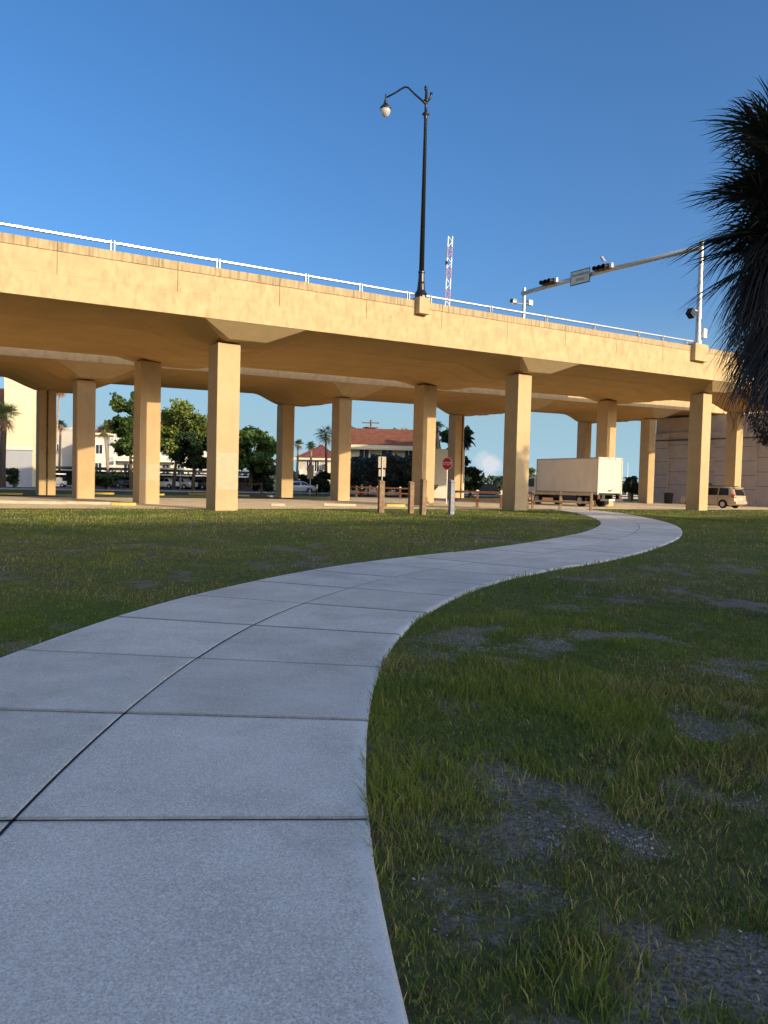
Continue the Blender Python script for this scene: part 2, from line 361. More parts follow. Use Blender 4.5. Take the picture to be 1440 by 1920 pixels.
# worn pale rim and scuffs from the edge attribute
ea = nd(t, 'ShaderNodeAttribute', attribute_name='tint')
n4 = nd(t, 'ShaderNodeTexNoise', ins={'Scale': 22.0, 'Detail': 6.0, 'Roughness': .75}); lk(t, co.outputs['Object'], n4.inputs['Vector'])
mu = nd(t, 'ShaderNodeMath', operation='MULTIPLY_ADD'); sx = nd(t, 'ShaderNodeSeparateColor'); lk(t, ea.outputs['Color'], sx.inputs[0]); lk(t, sx.outputs[0], mu.inputs[0]); mu.inputs[1].default_value = .55; lk(t, n4.outputs['Fac'], mu.inputs[2])
r4 = nd(t, 'ShaderNodeMapRange', clamp=True, ins={1: .74, 2: .98, 3: 0.0, 4: .6}); lk(t, mu.outputs[0], r4.inputs[0])
m3 = nd(t, 'ShaderNodeMix', data_type='RGBA'); lk(t, r4.outputs[0], m3.inputs[0]); lk(t, m2.outputs[2], m3.inputs[6]); m3.inputs[7].default_value = (.74,.74,.72,1)
# grey-brown stains
n5 = nd(t, 'ShaderNodeTexNoise', ins={'Scale': .55, 'Detail': 8.0, 'Roughness': .72}); lk(t, co.outputs['Object'], n5.inputs['Vector'])
r5 = nd(t, 'ShaderNodeMapRange', clamp=True, ins={1: .50, 2: .72, 3: 0.0, 4: .48}); lk(t, n5.outputs['Fac'], r5.inputs[0])
m4 = nd(t, 'ShaderNodeMix', data_type='RGBA'); lk(t, r5.outputs[0], m4.inputs[0]); lk(t, m3.outputs[2], m4.inputs[6]); m4.inputs[7].default_value = (.28,.26,.22,1)
pw = nd(t, 'ShaderNodeMath', operation='POWER'); lk(t, sx.outputs[1], pw.inputs[0]); pw.inputs[1].default_value = 9.0
md = nd(t, 'ShaderNodeMath', operation='MULTIPLY'); lk(t, pw.outputs[0], md.inputs[0]); lk(t, n4.outputs['Fac'], md.inputs[1])
m5 = nd(t, 'ShaderNodeMix', data_type='RGBA'); lk(t, md.outputs[0], m5.inputs[0]); lk(t, m4.outputs[2], m5.inputs[6]); m5.inputs[7].default_value = (.10,.09,.075,1)
tn = nd(t, 'ShaderNodeMapRange', clamp=True, ins={1: 0.0, 2: 1.0, 3: .88, 4: 1.04}); lk(t, sx.outputs[2], tn.inputs[0])
m6 = nd(t, 'ShaderNodeMix', data_type='RGBA', blend_type='MULTIPLY', ins={0: 1.0}); lk(t, m5.outputs[2], m6.inputs[6]); lk(t, tn.outputs[0], m6.inputs[7])
lk(t, m6.outputs[2], p.inputs['Base Color'])
bp = nd(t, 'ShaderNodeBump', ins={'Strength': .35, 'Distance': .006}); lk(t, n3.outputs['Fac'], bp.inputs['Height']); lk(t, bp.outputs[0], p.inputs['Normal'])
a0 = float(np.interp(3.25, cl[:,1], arc)); STEP = 1.53
joints = [a0+STEP*k for k in range(-4, 60) if a0+STEP*k < arc[-1]-.3]
TOP = .014; sv = []; sf = []; se = []
def slab(aa, ab, ta, tb, dz, ra, rb):
    g = .007; ss = np.concatenate([[aa+g, aa+g+.012], np.linspace(aa+.1, ab-.1, 5), [ab-g-.012, ab-g]])
    ga = .009 if ta > -HW+.01 else 0; gb = .009 if tb < HW-.01 else 0
    tt = np.concatenate([[ta+ga, ta+ga+(.014 if ga else .02)], np.linspace(ta+.1, tb-.1, 4), [tb-gb-(.014 if gb else .02), tb-gb]])
    tone = random.uniform(0, 1); base = len(sv); ns, nt_ = len(ss), len(tt)
    for i, s_ in enumerate(ss):
        x, y, dx, dy = cpos(s_)
        for j, t_ in enumerate(tt):
            jit = 0
            if abs(t_) > HW-.02: jit = .004*math.sin(s_*37)+.003*math.sin(s_*91)   # chipped outer edge
            w = t_+math.copysign(jit, t_) if jit else t_
            z = TOP+dz-(.002 if i in (0, ns-1) else 0)-((.002 if abs(t_) < HW-.02 else .007) if j in (0, nt_-1) else 0)
            sv.append((x-dy*w, y+dx*w, z)); se.append((1.0 if abs(t_) > HW-.05 else (.2 if abs(t_) > HW-.2 else 0), 1.0 if i in (0, 1, ns-2, ns-1) else 0, tone))
    def vid(i, j): return base+i*nt_+j
    for i in range(ns-1):
        for j in range(nt_-1): sf.append((vid(i,j+1), vid(i,j), vid(i+1,j), vid(i+1,j+1)))
    ring = [vid(0,j) for j in range(nt_)]+[vid(i,nt_-1) for i in range(1, ns)]+[vid(ns-1,j) for j in range(nt_-2,-1,-1)]+[vid(i,0) for i in range(ns-2,0,-1)]
    b2 = len(sv)
    for k in ring: sv.append((sv[k][0], sv[k][1], -.14)); se.append(se[k])
    n = len(ring)
    for k in range(n): sf.append((ring[k], ring[(k+1) % n], b2+(k+1) % n, b2+k))
for k in range(len(joints)-1):
    for (ta, tb) in ((-HW, -.0), (0.0, HW)):
        slab(joints[k], joints[k+1], ta, tb, random.uniform(-.003, .003), 0, 0)
jf = MB()
def filler(pts, w):
    vs = []
    for x, y, dx, dy, t_ in pts: vs += [(x-dx*w*t_[1]-dy*(t_[0]+w*t_[2]), y-dy*w*t_[1]+dx*(t_[0]+w*t_[2]), TOP-.0035), (x+dx*w*t_[1]-dy*(t_[0]-w*t_[2]), y+dy*w*t_[1]+dx*(t_[0]-w*t_[2]), TOP-.0035)]
    jf.add(vs, [(2*i, 2*i+1, 2*i+3, 2*i+2) for i in range(len(pts)-1)])
filler([(*cpos(a_), (0, 0, 1)) for a_ in np.arange(joints[0], joints[-1], .25)], .0098)
for a_ in joints: filler([(*cpos(a_), (t_, 1, 0)) for t_ in (-HW+.01, HW-.01)], .0082)
jfo = jf.build('joint_filler', mat('black_joint_filler', (.02,.02,.02), .95), fix=False)
flat = [i for f in sf for i in f]
sw = np_mesh('sidewalk', np.array(sv), flat, [len(f) for f in sf], M_walk, tint=np.array(se))
tag(sw, kind='structure'); jfo.parent = sw

# ------------------------------------------------------------------ grass
def blades(x, y, h, w, col, lean=.45, levels=2):
    n = len(x); z = relief(x, y)-.004
    az = RNG.uniform(0, 2*PI, n); ld = RNG.uniform(0, 2*PI, n); ll = RNG.uniform(.1, 1, n)*lean*h
    sx, sy = np.cos(az)*w*.5, np.sin(az)*w*.5; lx, ly = np.cos(ld)*ll, np.sin(ld)*ll
    lv = [(0, 1.0), (.55, .75), (1, 0)] if levels == 2 else [(0, 1.0), (.4, .9), (.75, .55), (1, 0)]
    vs = []
    for tt, ww in lv[:-1]:
        for sg in (-1, 1): vs.append(np.stack([x+lx*tt**1.8+sg*sx*ww, y+ly*tt**1.8+sg*sy*ww, z+h*(tt-.18*tt*tt*min(lean,1)*2)], -1))
    vs.append(np.stack([x+lx, y+ly, z+h*(1-.36*min(lean,1))], -1))
    k = len(vs); V = np.stack(vs, 1).reshape(-1, 3); b = (np.arange(n)*k)[:, None]
    fl = []; L = len(lv)-2
    for i in range(L): fl.append(b+np.array([[2*i, 2*i+1, 2*i+3, 2*i+2]]))
    tri = b+np.array([[2*L, 2*L+1, 2*L+2]])
    F = np.concatenate(fl+[tri], 1).ravel(); S = np.tile(np.array([4]*L+[3]), n)
    C = np.repeat(col, k, 0).reshape(n, k, 3)
    return V, F, S, C.reshape(-1, 3)
def scatter(n, x0, x1, y0, y1, hmin, hmax, w, seed, pat=1.0, levels=2, lean=.45, tall=0.0, fi=None, fo=None):
    # uniform in the visible wedge
    y = RNG.uniform(y0, y1, n); x = RNG.uniform(x0, x1, n)
    vis = np.abs(x) < .62*y+2.4
    if fi: vis &= RNG.uniform(0,1,n) < (y-fi[0])/(fi[1]-fi[0])
    if fo: vis &= RNG.uniform(0,1,n) < (fo[1]-y)/(fo[1]-fo[0])
    x, y = x[vis], y[vis]
    d = path_dist(x, y); s_, n_ = to_sn(x, y); _b = 0
    ok = (d > HW-.012) & (n_ < .3+3.0*fbm(s_*.9, n_*.9, 61, 3)); x, y, d = x[ok], y[ok], d[ok]
    b = bare(x, y); ok = RNG.uniform(0, 1, len(x)) > b*.68*pat; x, y, d, b = x[ok], y[ok], d[ok], b[ok]
    cl_ = fbm(x*1.3, y*1.3, 40+seed, 3); big = fbm(x*.35, y*.35, 77, 3)
    right = x > np.interp(y, _sy, _sx)
    h = hmin+(hmax-hmin)*RNG.uniform(0, 1, len(x))**1.6
    if tall:
        tuft = np.clip((cl_-.52)/.14, 0, 1)*np.where(right, 1, .6)
        edge = np.clip(1-(d-HW)/.9, 0, 1)*np.where(right, .7, .15)
        h = h*(1+tall*np.maximum(tuft, edge*np.clip((cl_-.35)/.2, 0, 1)))
    h = h*(1-.45*b)
    u = RNG.uniform(0, 1, len(x)); v = RNG.uniform(.7, 1.25, len(x))
    g1, g2 = np.array([.105,.185,.028]), np.array([.29,.31,.052]); dry = np.array([.46,.38,.14]); brn = np.array([.22,.16,.08])
    mixg = np.clip(.45*u+1.9*(big-.42)+.6*(cl_-.5), 0, 1)[:, None]; c = g1*(1-mixg)+g2*mixg
    pdry = np.clip(.09+.45*np.clip((fbm(x*.8, y*.8, 91, 3)-.5)/.2, 0, 1)+.25*b, 0, .75)
    isd = (RNG.uniform(0, 1, len(x)) < pdry)[:, None]; c = np.where(isd, np.where((u > .5)[:, None], dry, brn), c)
    c = c*v[:, None]
    ww = w*RNG.uniform(.6, 1.3, len(x))
    return blades(x, y, h, ww, c, lean, levels)
parts = [scatter(800000, -8, 8, 1.7, 11, .02, .065, .0044, 1, levels=3, lean=.8, tall=1.7, fo=(5.5, 11)),
         scatter(220000, -13, 13, 5.5, 24, fi=(5.5, 11), fo=(16, 24), hmin=.025, hmax=.075, w=.0075, seed=1, lean=.75, tall=1.3),
         scatter(230000, -22, 27, 16, 48, .02, .10, .018, 1, lean=.7, tall=.7, pat=.7, fi=(16, 24)),
         scatter(22000, -30, 36, 44, 66, .05, .10, .05, 1, lean=.6, pat=.4)]
# low broadleaf weeds between the blades
def join(ps):
    V, F, S, C = [], [], [], []; o = 0
    for v, f, s, c in ps: V.append(v); F.append(f+o); S.append(s); C.append(c); o += len(v)
    return np.concatenate(V), np.concatenate(F), np.concatenate(S), np.concatenate(C)
def thatch(n, x0, x1, y0, y1, w, ln):
    y = RNG.uniform(y0, y1, n); x = RNG.uniform(x0, x1, n); k = (np.abs(x) < .62*y+2.2) ; x, y = x[k], y[k]
    k = (path_dist(x, y) > HW+.02) & (fbm(x*2.1, y*2.1, 33, 3) > RNG.uniform(.30, .62, len(x))); x, y = x[k], y[k]; n = len(x)
    u = RNG.uniform(0, 1, (n,1)); c = np.array([.30,.245,.15])*(1-u)+np.array([.15,.125,.09])*u
    return blades(x, y, RNG.uniform(.5,1.2,n)*.007, np.full(n, w), c*RNG.uniform(.6,1.2,(n,1)), ln, 2)
parts += [thatch(260000, -6, 6, 1.7, 9, .0032, 6.0), thatch(120000, -13, 13, 8, 22, .007, 9.0)]
V, F, S, C = join(parts)
gr = np_mesh('grass', V, F, S, M_grass, tint=C); tag(gr, 'short patchy green and straw-coloured grass on the lawn beside the sidewalk', 'grass', kind='stuff')
def quads(P, size, colr, flat=.5):
    n = len(P); a = RNG.normal(0, 1, (n,3)); a[:,2] *= flat; a /= np.linalg.norm(a, axis=1)[:,None]
    b = RNG.normal(0, 1, (n,3)); b -= a*(a*b).sum(1)[:,None]; b /= np.linalg.norm(b, axis=1)[:,None]
    sz = (size*RNG.uniform(.6, 1.35, n))[:,None]; a = a*sz; b = b*sz*.55
    V = np.stack([P-a, P+b, P+a, P-b], 1).reshape(-1,3); F = np.arange(4*n); return V, F, np.full(n, 4), np.repeat(colr, 4, 0)
n = 60000; y = 1.8+10*RNG.uniform(0,1,n)**1.4; x = RNG.uniform(-7,7,n); k = np.abs(x) < .56*y+1; x, y = x[k], y[k]
k = (path_dist(x,y) > HW+.03) & (fbm(x*1.7,y*1.7,55,3)-.15*bare(x,y) > .52); x, y = x[k], y[k]
P = np.stack([x, y, relief(x,y)+RNG.uniform(.005,.045,len(x))], -1)
c = np.array([.085,.15,.032])*RNG.uniform(.6,1.4,(len(x),1))+np.array([.02,.012,0])*RNG.uniform(0,1,(len(x),1))
V, F, S, C = quads(P, .009, c, .35)
wd = np_mesh('weeds', V, F, S, M_grass, tint=C); tag(wd, 'low broadleaf weeds and clover spread through the near lawn', 'weeds', kind='stuff')
# gravel bits on the bare soil
n = 260000; y = 1.8+8*RNG.uniform(0,1,n)**1.5; x = RNG.uniform(-1,6,n); b = bare(x,y)
k = (path_dist(x,y) > HW+.03) & (b > RNG.uniform(.15,1.0,n)) & (np.abs(x) < .56*y+.8) & (fbm(x*1.9,y*1.9,66,2)+.12*RNG.uniform(-1,1,n) > .42); x, y = x[k], y[k]; n = len(x)
r = .0018+.0085*RNG.uniform(0,1,n)**4.0
oc = np.array([[1,0,0],[0,1,0],[-1,0,0],[0,-1,0],[0,0,.7],[0,0,-.6]]); rot = RNG.uniform(0,2*PI,n)
V = oc[None]*r[:,None,None]*RNG.uniform(.6,1.3,(n,6,1)); vx = V[...,0]*np.cos(rot)[:,None]-V[...,1]*np.sin(rot)[:,None]; vy = V[...,0]*np.sin(rot)[:,None]+V[...,1]*np.cos(rot)[:,None]
V = np.stack([vx+x[:,None], vy+y[:,None], V[...,2]+(relief(x,y)+.3*r)[:,None]], -1).reshape(-1,3)
tri = np.array([[0,1,4],[1,2,4],[2,3,4],[3,0,4],[1,0,5],[2,1,5],[3,2,5],[0,3,5]])
F = ((np.arange(n)*6)[:,None,None]+tri[None]).ravel()
g = RNG.uniform(.12,.50,(n,1)); c = np.concatenate([g, g*.96, g*.9], 1)
gv = np_mesh('gravel', V, F, np.full(8*n, 3), M_stone, tint=np.repeat(c, 6, 0)); tag(gv, 'small pale gravel bits on the bare soil right of the sidewalk', 'gravel', kind='stuff')
# weeds growing out of the joints
# dry grass clippings and crumbs blown over the path
n = 420; a_ = RNG.uniform(joints[2], joints[16], n); w_ = np.where(RNG.uniform(0,1,n) < .7, np.sign(RNG.uniform(-1,1,n))*(HW-.02-np.abs(RNG.normal(0,.13,n))), RNG.uniform(-HW+.05, HW-.05, n))
q_ = [cpos(v) for v in a_]; x = np.array([v[0]-v[3]*w for v, w in zip(q_, w_)]); y = np.array([v[1]+v[2]*w for v, w in zip(q_, w_)])
V, F, S, C = blades(x, y, np.full(n, .003), RNG.uniform(.002,.005,n), np.array([.13,.10,.055])*RNG.uniform(.4,1.6,(n,1)), 9.0, 2)
V[:,2] += TOP+.024; lt = np_mesh('grass_clippings', V, F, S, M_grass, tint=C); tag(lt, 'dry grass clippings scattered over the sidewalk', 'clippings', kind='stuff')
def tuft(px, py, n, rx, ry, h, label):
    c0 = G(px, py); x = c0.x+RNG.normal(0, rx, n); y = c0.y+RNG.normal(0, ry, n)
    c = np.array([.055,.10,.02])*RNG.uniform(.6,1.4,(n,1)); V, F, S, C = blades(x, y, RNG.uniform(.4,1,n)*h, np.full(n,.004), c, .9, 3)
    V[:,2] += .022
    o = np_mesh('weed_tuft', V, F, S, M_grass, tint=C); tag(o, label, 'weed', kind='stuff')
tuft(662, 1546, 130, .055, .012, .035, 'green weed tuft in the nearest cross joint at the right edge of the sidewalk')
tuft(235, 1240, 70, .16, .010, .02, 'thin line of dark weeds in the third cross joint left of the seam')
tuft(600, 1128, 50, .12, .012, .02, 'small weed tuft where a farther cross joint meets the sidewalk seam')

# ------------------------------------------------------------------ overpasses
W_A, W_B = (-1.49, 9.62), (-1.49, 9.85)
def strips(a, b, st): return list(np.linspace(a, b, max(2, int(round((b-a)/st))+1)))
def make_overpass(label, origin, base_z, drop, wid, piers, s0, s1, cols, joint0, tilt=0.0):
    root = thing('overpass', label, 'overpass', origin, ANG)
    n0, n1 = wid
    rnd = random.Random(5)
    # soffit with haunches over the piers
    ss = [s0]
    edges = []
    x = s0
    while x < s1-.01:
        near = min(abs(x-p-1.2) for p in piers); x += .35 if near < 5 else 1.2; ss.append(min(x, s1))
    ss = sorted(set([round(v, 4) for v in ss]+[round(p+1.2+q, 4) for p in piers for q in (-2.6, -.9, .9, 2.6) if s0 < p+1.2+q < s1]))
    ns = [n0, n0+.5]+strips(n0+1.0, n1-1.35, .42)+[n1-.9, n1]
    wob = [0 if i < 3 or i > len(ns)-4 else rnd.uniform(-.05, .05) for i in range(len(ns))]
    def d(s, n):
        m = min(abs(s-p-1.2) for p in piers); t_ = min(1, max(0, (4.3-m)/3.3)); sm = t_*t_*(3-2*t_)
        fr = tilt*(n-n0)/(n1-n0); return fr+(drop-fr)*sm*min(1, (n-n0)/2.2, (n1-n)/.9)
    b = MB(); vs = []; fs = []
    N = len(ns)
    for s in ss:
        for j, n in enumerate(ns): vs.append((s, n, base_z+SLOPE*s-d(s, n)+wob[j]*(.6+.5*min(1, max(0, (s-4)/12)))))
    for i in range(len(ss)-1):
        for j in range(N-1): fs.append((i*N+j, (i+1)*N+j, (i+1)*N+j+1, i*N+j+1))
    # closing sides and road slab top
    k = len(vs)
    for s in ss:
        vs += [(s, n0, base_z+SLOPE*s+.9), (s, n1, base_z+SLOPE*s+.9)]
    for i in range(len(ss)-1):
        a, c = k+2*i, k+2*i+2
        fs += [(a, c, (i+1)*N, i*N), (a+1, i*N+N-1, (i+1)*N+N-1, c+1), (a, a+1, c+1, c)]
    fs.append(tuple(range(N))+(k+1, k)); e = (len(ss)-1)*N; kk = k+2*(len(ss)-1); fs.append((kk, kk+1)+tuple(range(e+N-1, e-1, -1)))
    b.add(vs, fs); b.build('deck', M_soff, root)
    def zz(s): return base_z+SLOPE*s
    for p_ in piers:
        if not s0+5 < p_ < s1-2: continue
        c = p_+1.3; q = MB()
        def pt(ds, n, dz): return (c+ds, n, zz(c+ds)-dz)
        q.add([pt(-2.57,n0+.004,.003), pt(2.57,n0+.004,.003), pt(2.57,n0+3.2,.003), pt(-2.57,n0+3.2,.003), pt(-.95,n0+.98,drop-.16), pt(.95,n0+.98,drop-.16), pt(.95,n0+3.2,drop+.004), pt(-.95,n0+3.2,drop+.004)],
              ((0,1,2,3),(4,7,6,5),(0,4,5,1),(1,5,6,2),(2,6,7,3),(3,7,4,0)))
        q.build('pier_cap', M_con, root)
    def sbox(mb, sa, sb, na, nb, za, zb):
        mb.add([(sa,na,zz(sa)+za),(sb,na,zz(sb)+za),(sb,nb,zz(sb)+za),(sa,nb,zz(sa)+za),(sa,na,zz(sa)+zb),(sb,na,zz(sb)+zb),(sb,nb,zz(sb)+zb),(sa,nb,zz(sa)+zb)],
               ((0,3,2,1),(4,5,6,7),(0,1,5,4),(1,2,6,5),(2,3,7,6),(3,0,4,7)))
    for side in (0, 1):
        na = n0 if side == 0 else n1; sg = -1 if side == 0 else 1
        f = MB(); cpg = MB()
        def bx(mb, sa, sb, o0, o1, za, zb):
            p_, q_ = na+sg*o0, na+sg*o1; sbox(mb, sa, sb, min(p_, q_), max(p_, q_), za-tilt*side, zb-tilt*side)
        bx(f, s0, s1, -.3, .03, .006, .98)           # deck edge beam
        jj = joint0; prev = s0
        js = []
        while jj < s1:
            if jj > s0+.5: js.append(jj)
            jj += 4.93
        bx(f, s0, s1, -.30, -.02, .985, 1.90)        # core behind the joints
        for q_ in js+[s1]:
            bx(f, prev+.012, q_-.012, -.018, .026, .985, 1.885)
            bx(cpg, prev+.012, q_-.012, -.36, .034, 1.905, 2.27)
            prev = q_
        f.build('parapet', M_fas, root); cpg.build('coping', M_cop, root)
    for (s, n, zb) in cols:
        s += .575; n += .575; c = MB(); w = .575; m = min(piers, key=lambda p: abs(p-s)); top = zz(s)-drop+.02
        c.box(-w, -w, -.3, w, w, top)
        o = c.build('column', M_con, root, bevel=.02, loc=(s, n, 0))
    return root, zz
piersA = [BL*i for i in range(-3, 4)]
qs = (-5.54*U.x+6.01*U.y, -5.54*NV.x+6.01*NV.y)
rs = (-11.82*U.x+13.02*U.y, -11.82*NV.x+13.02*NV.y); ss_ = (-17.13*U.x+19.47*U.y, -17.13*NV.x+19.47*NV.y)
colsA = [(BL*i, 0, 0) for i in range(-1, 3)]+[(BL*i+qs[0], qs[1], 0) for i in range(-1, 4)]
ovA, zA = make_overpass('nearer tan concrete road overpass with aluminium rail and street lamp', P1, 8.672, .80, (-1.49, 10.7), piersA, -70, 43.6, [c for c in colsA if c[0] < 43], -12.4, .3)
# the columns of the far row sit about a metre back along the road: shift handled by the shared haunch
oB = BW(0, rs[1])
piersB = [BL*i-2.45 for i in range(-3, 4)]
colsB = [(BL*i+rs[0], 0, 0) for i in range(-1, 4)]+[(BL*i+ss_[0], ss_[1]-rs[1], 0) for i in range(-1, 4)]
ovB, zB = make_overpass('farther tan concrete road overpass seen beneath the nearer one', oB, 8.64, 1.0, (-1.49, 10.3), piersB, -90, 78, colsB, -12.0)
# narrower approach span of the near overpass beyond the fascia end
def approach():
    root = ovA; b = MB(); z = zA
    for (sa, sb, na, nb, za, zb) in ((43.6,67,0.3,9.7,-.0,.9),(43.6,67,.32,.60,.9,2.05),(43.6,67,9.4,9.68,.9,2.05)):
        b.add([(sa,na,z(sa)+za),(sb,na,z(sb)+za),(sb,nb,z(sb)+za),(sa,nb,z(sa)+za),(sa,na,z(sa)+zb),(sb,na,z(sb)+zb),(sb,nb,z(sb)+zb),(sa,nb,z(sa)+zb)],
               ((0,3,2,1),(4,5,6,7),(0,1,5,4),(1,2,6,5),(2,3,7,6),(3,0,4,7)))
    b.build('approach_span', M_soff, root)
    h = MB(); s = 59.17+qs[0]+.575
    h.add([(s-3.4,.6,z(s)+.01),(s+3.4,.6,z(s)+.01),(s+3.4,9.4,z(s)+.01),(s-3.4,9.4,z(s)+.01),(s-.95,.9,z(s)-.8),(s+.95,.9,z(s)-.8),(s+.95,9.1,z(s)-.8),(s-.95,9.1,z(s)-.8)],
          ((0,1,2,3),(4,7,6,5),(0,4,5,1),(1,5,6,2),(2,6,7,3),(3,7,4,0)))
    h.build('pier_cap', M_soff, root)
    c = MB(); c.box(-.575,-.575,-.3,.575,.575,z(s)-.78); c.build('column', M_con, root, bevel=.02, loc=(s, qs[1]+.575, 0))
    ch = MB(); ch.prism([(43.6,-1.46),(45.3,.31),(43.6,.31)], lambda a_, b_: (a_, b_, z(43.6)+.25), lambda a_, b_: (a_, b_, z(43.6)+1.85))
    ch.build('end_block', M_fas, root)
approach()
# paint patches and downpipes on the columns
def colpart(root, name, m, s, n, bxs, tube=None):
    b = MB()
    for q_ in bxs: b.box(*q_)
    if tube: b.tube(*tube)
    return b.build(name, m, root, loc=(s+.575, n+.575, 0))
colpart(ovA, 'paint_patch', M_patch, 0, 0, [(-.53,-.581,1.0,.53,-.5755,2.75)])
colpart(ovA, 'paint_patch', M_patch, qs[0], qs[1], [(-.53,-.581,1.3,.53,-.5755,2.2)])
colpart(ovB, 'downpipe', M_bark, ss_[0], ss_[1]-rs[1], [(-.12,-.66,z_,.06,-.5755,z_+.07) for z_ in (1,3,5,7)], ([(-.03,-.62,0),(-.03,-.62,7.6)], .05, 8))
colpart(ovB, 'downpipe', M_bark, BL*2+ss_[0], ss_[1]-rs[1], [(.22,-.66,z_,.40,-.5755,z_+.07) for z_ in (1,3,5,7)], ([(.31,-.62,0),(.31,-.62,8.6)], .05, 8))
# rails along the front parapets
def px_to_s(px, n, zfun):            # s on the line (n) that shows at photo column px
    lo, hi = -20, 70
    for _ in range(50):
        m = (lo+hi)/2; w = BW(m, n, zfun(m)); v = w-Vector((0,0,EYE)); dd = v.dot(d0)
        x = v.dot(X)/dd*FPX+720
        if dd < 1 or x < px: lo = m
        else: hi = m
    return lo
def railing(root, zfun, n, posts, s0, s1):
    zt = 2.27; off = .36
    b = MB()
    ends = [s0]+posts+[s1]
    for i in range(len(ends)-1):
        a_, c_ = ends[i]+.06, ends[i+1]-.06
        b.tube([(a_,n,zfun(a_)+zt+off),(c_,n,zfun(c_)+zt+off)], .068, 10)
    rl = b.build('rail', M_rail, root, smooth=False)
    for s in posts:
        q_ = MB(); z = zfun(s)+zt
        for dx in (-.085, .055): q_.box(s+dx, n-.05, z-.005, s+dx+.03, n+.05, z+off+.09)
        q_.box(s-.13, n-.08, z-.004, s+.13, n+.08, z+.02)
        q_.tube([(s-.055,n,z+off),(s+.055,n,z+off)], .055, 8)
        q_.build('rail_post', M_galv, rl)
pp = [px_to_s(x, -1.35, lambda s: zA(s)+2.5) for x in (211,409,575,676,765,806,920,1024,1114,1197,1242,1286)]
railing(ovA, zA, -1.35, [-42,-36,-30,-24,-18]+pp, -60, 36.0)
railing(ovA, lambda s: zA(s)-.3, 10.55, [4.93*k for k in range(-6, 9)], -40, 43)
railing(ovA, lambda s: zA(s)-.22, .46, [46,50,54,58,62], 44, 66)

# ------------------------------------------------------------------ street lamps on the parapets
def pedestal(root, s, n, zfun, w=.62, zl=1.5, name='pedestal'):
    b = MB(); z = zfun(s)
    b.box(s-w, n-.38, z+zl, s+w, n+.35, z+2.42)
    b.build(name, M_fas, root, bevel=.03)
def lamp_post(label, w, arm_dir, arm=2.2, H=11.0, k=1.0):
    t_ = thing('street_lamp', label, 'street lamp', w, 0)
    b = MB(); b.lathe([(.33*k,0),(.33*k,.10),(.30*k,.16),(.33*k,.24),(.22*k,.42),(.185*k,.75),(.20*k,.80),(.17*k,.86),(.155*k,1.3),(.185*k,1.34),(.185*k,1.4),(.14*k,1.46)], n=14)
    b.build('base', M_blk, t_, smooth=False)
    b = MB(); b.lathe([(.14*k,1.42),(.085*k,H-1.6),(.12*k,H-1.55),(.08*k,H-1.48),(.20*k,H-1.38),(.20*k,H-1.34),(.08*k,H-1.25),(.075*k,H-.75),(.14*k,H-.7),(.14*k,H-.62),(.08*k,H-.58),(.07*k,H-.1),(.03*k,H)], n=12)
    b.build('pole', M_blk, t_, smooth=True)
    a = Vector(arm_dir); z0 = H-.72
    b = MB(); zp = z0+.80*min(1, arm/1.6); pk = a*arm*.51+Vector((0,0,zp))
    en = a*arm*.985+Vector((0,0,z0+.28))
    b.tube([Vector((0,0,z0-.1)), a*arm*.12+Vector((0,0,z0+.12)), a*arm*.30+Vector((0,0,z0+.45)), pk-a*.13-Vector((0,0,.03)), pk, pk+a*.13-Vector((0,0,.03)), a*arm*.78+Vector((0,0,z0+.50)), en], [.08,.06,.052,.05,.05,.05,.048,.045], 10)
    b.build('arm', M_blk, t_, smooth=True)
    b = MB(); b.tube([-a*.02+Vector((0,0,z0)), -a*.15+Vector((0,0,z0+.12)), -a*.25+Vector((0,0,z0+.28)), -a*.27+Vector((0,0,z0+.46))], [.06,.07,.06,.08], 8)
    b.tube([a*0.05+Vector((0,0,H-.1)), a*.03+Vector((0,0,H+.02))], [.07,.06], 8); b.lathe([(.02,0),(.085,.05),(.085,.12),(.02,.17)], (a.x*.03, a.y*.03, H-.04), 8)
    b.build('finial', M_blk, t_, smooth=True)
    c = a*arm+Vector((0,0,z0+.05))
    b = MB(); b.lathe([(.03,.42),(.045,.28),(.04,.12),(.08,.07),(.085,-.06),(.12,-.09),(.15,-.16),(.25,-.25),(.31,-.33),(.31,-.38),(.26,-.40)][::-1], c, 16)
    hd = b.build('lamp_head', M_blk, t_, smooth=False)
    b = MB(); b.lathe([(.26,-.40),(.27,-.47),(.245,-.59),(.18,-.71),(.09,-.78),(.02,-.80)][::-1], c, 16); b.build('globe', M_glass, hd, smooth=True)
    b = MB(); b.lathe([(.275,-.38),(.285,-.405),(.25,-.42)][::-1], c, 16); b.build('reflector_ring', M_rail, hd)
    return t_
sl_ = px_to_s(789, -1.5, lambda s: zA(s)+2.4)
pedestal(ovA, sl_, -1.5, zA, .36, 1.55)
lamp_post('tall black street lamp with a hooked arm standing on the nearer overpass parapet', BW(sl_, -1.5, zA(sl_)+2.42), Vector((-1,.1,0)).normalized(), 2.15)
s2 = px_to_s(798, 26.6, lambda s: zB(s)+8)
lamp_post('small black lamp showing just right of the tall lamp pole, on the farther parapet', BW(s2, 27.2, zB(s2)+2.27), Vector((.85,-.5,0)).normalized(), .75, 7.6, .7)

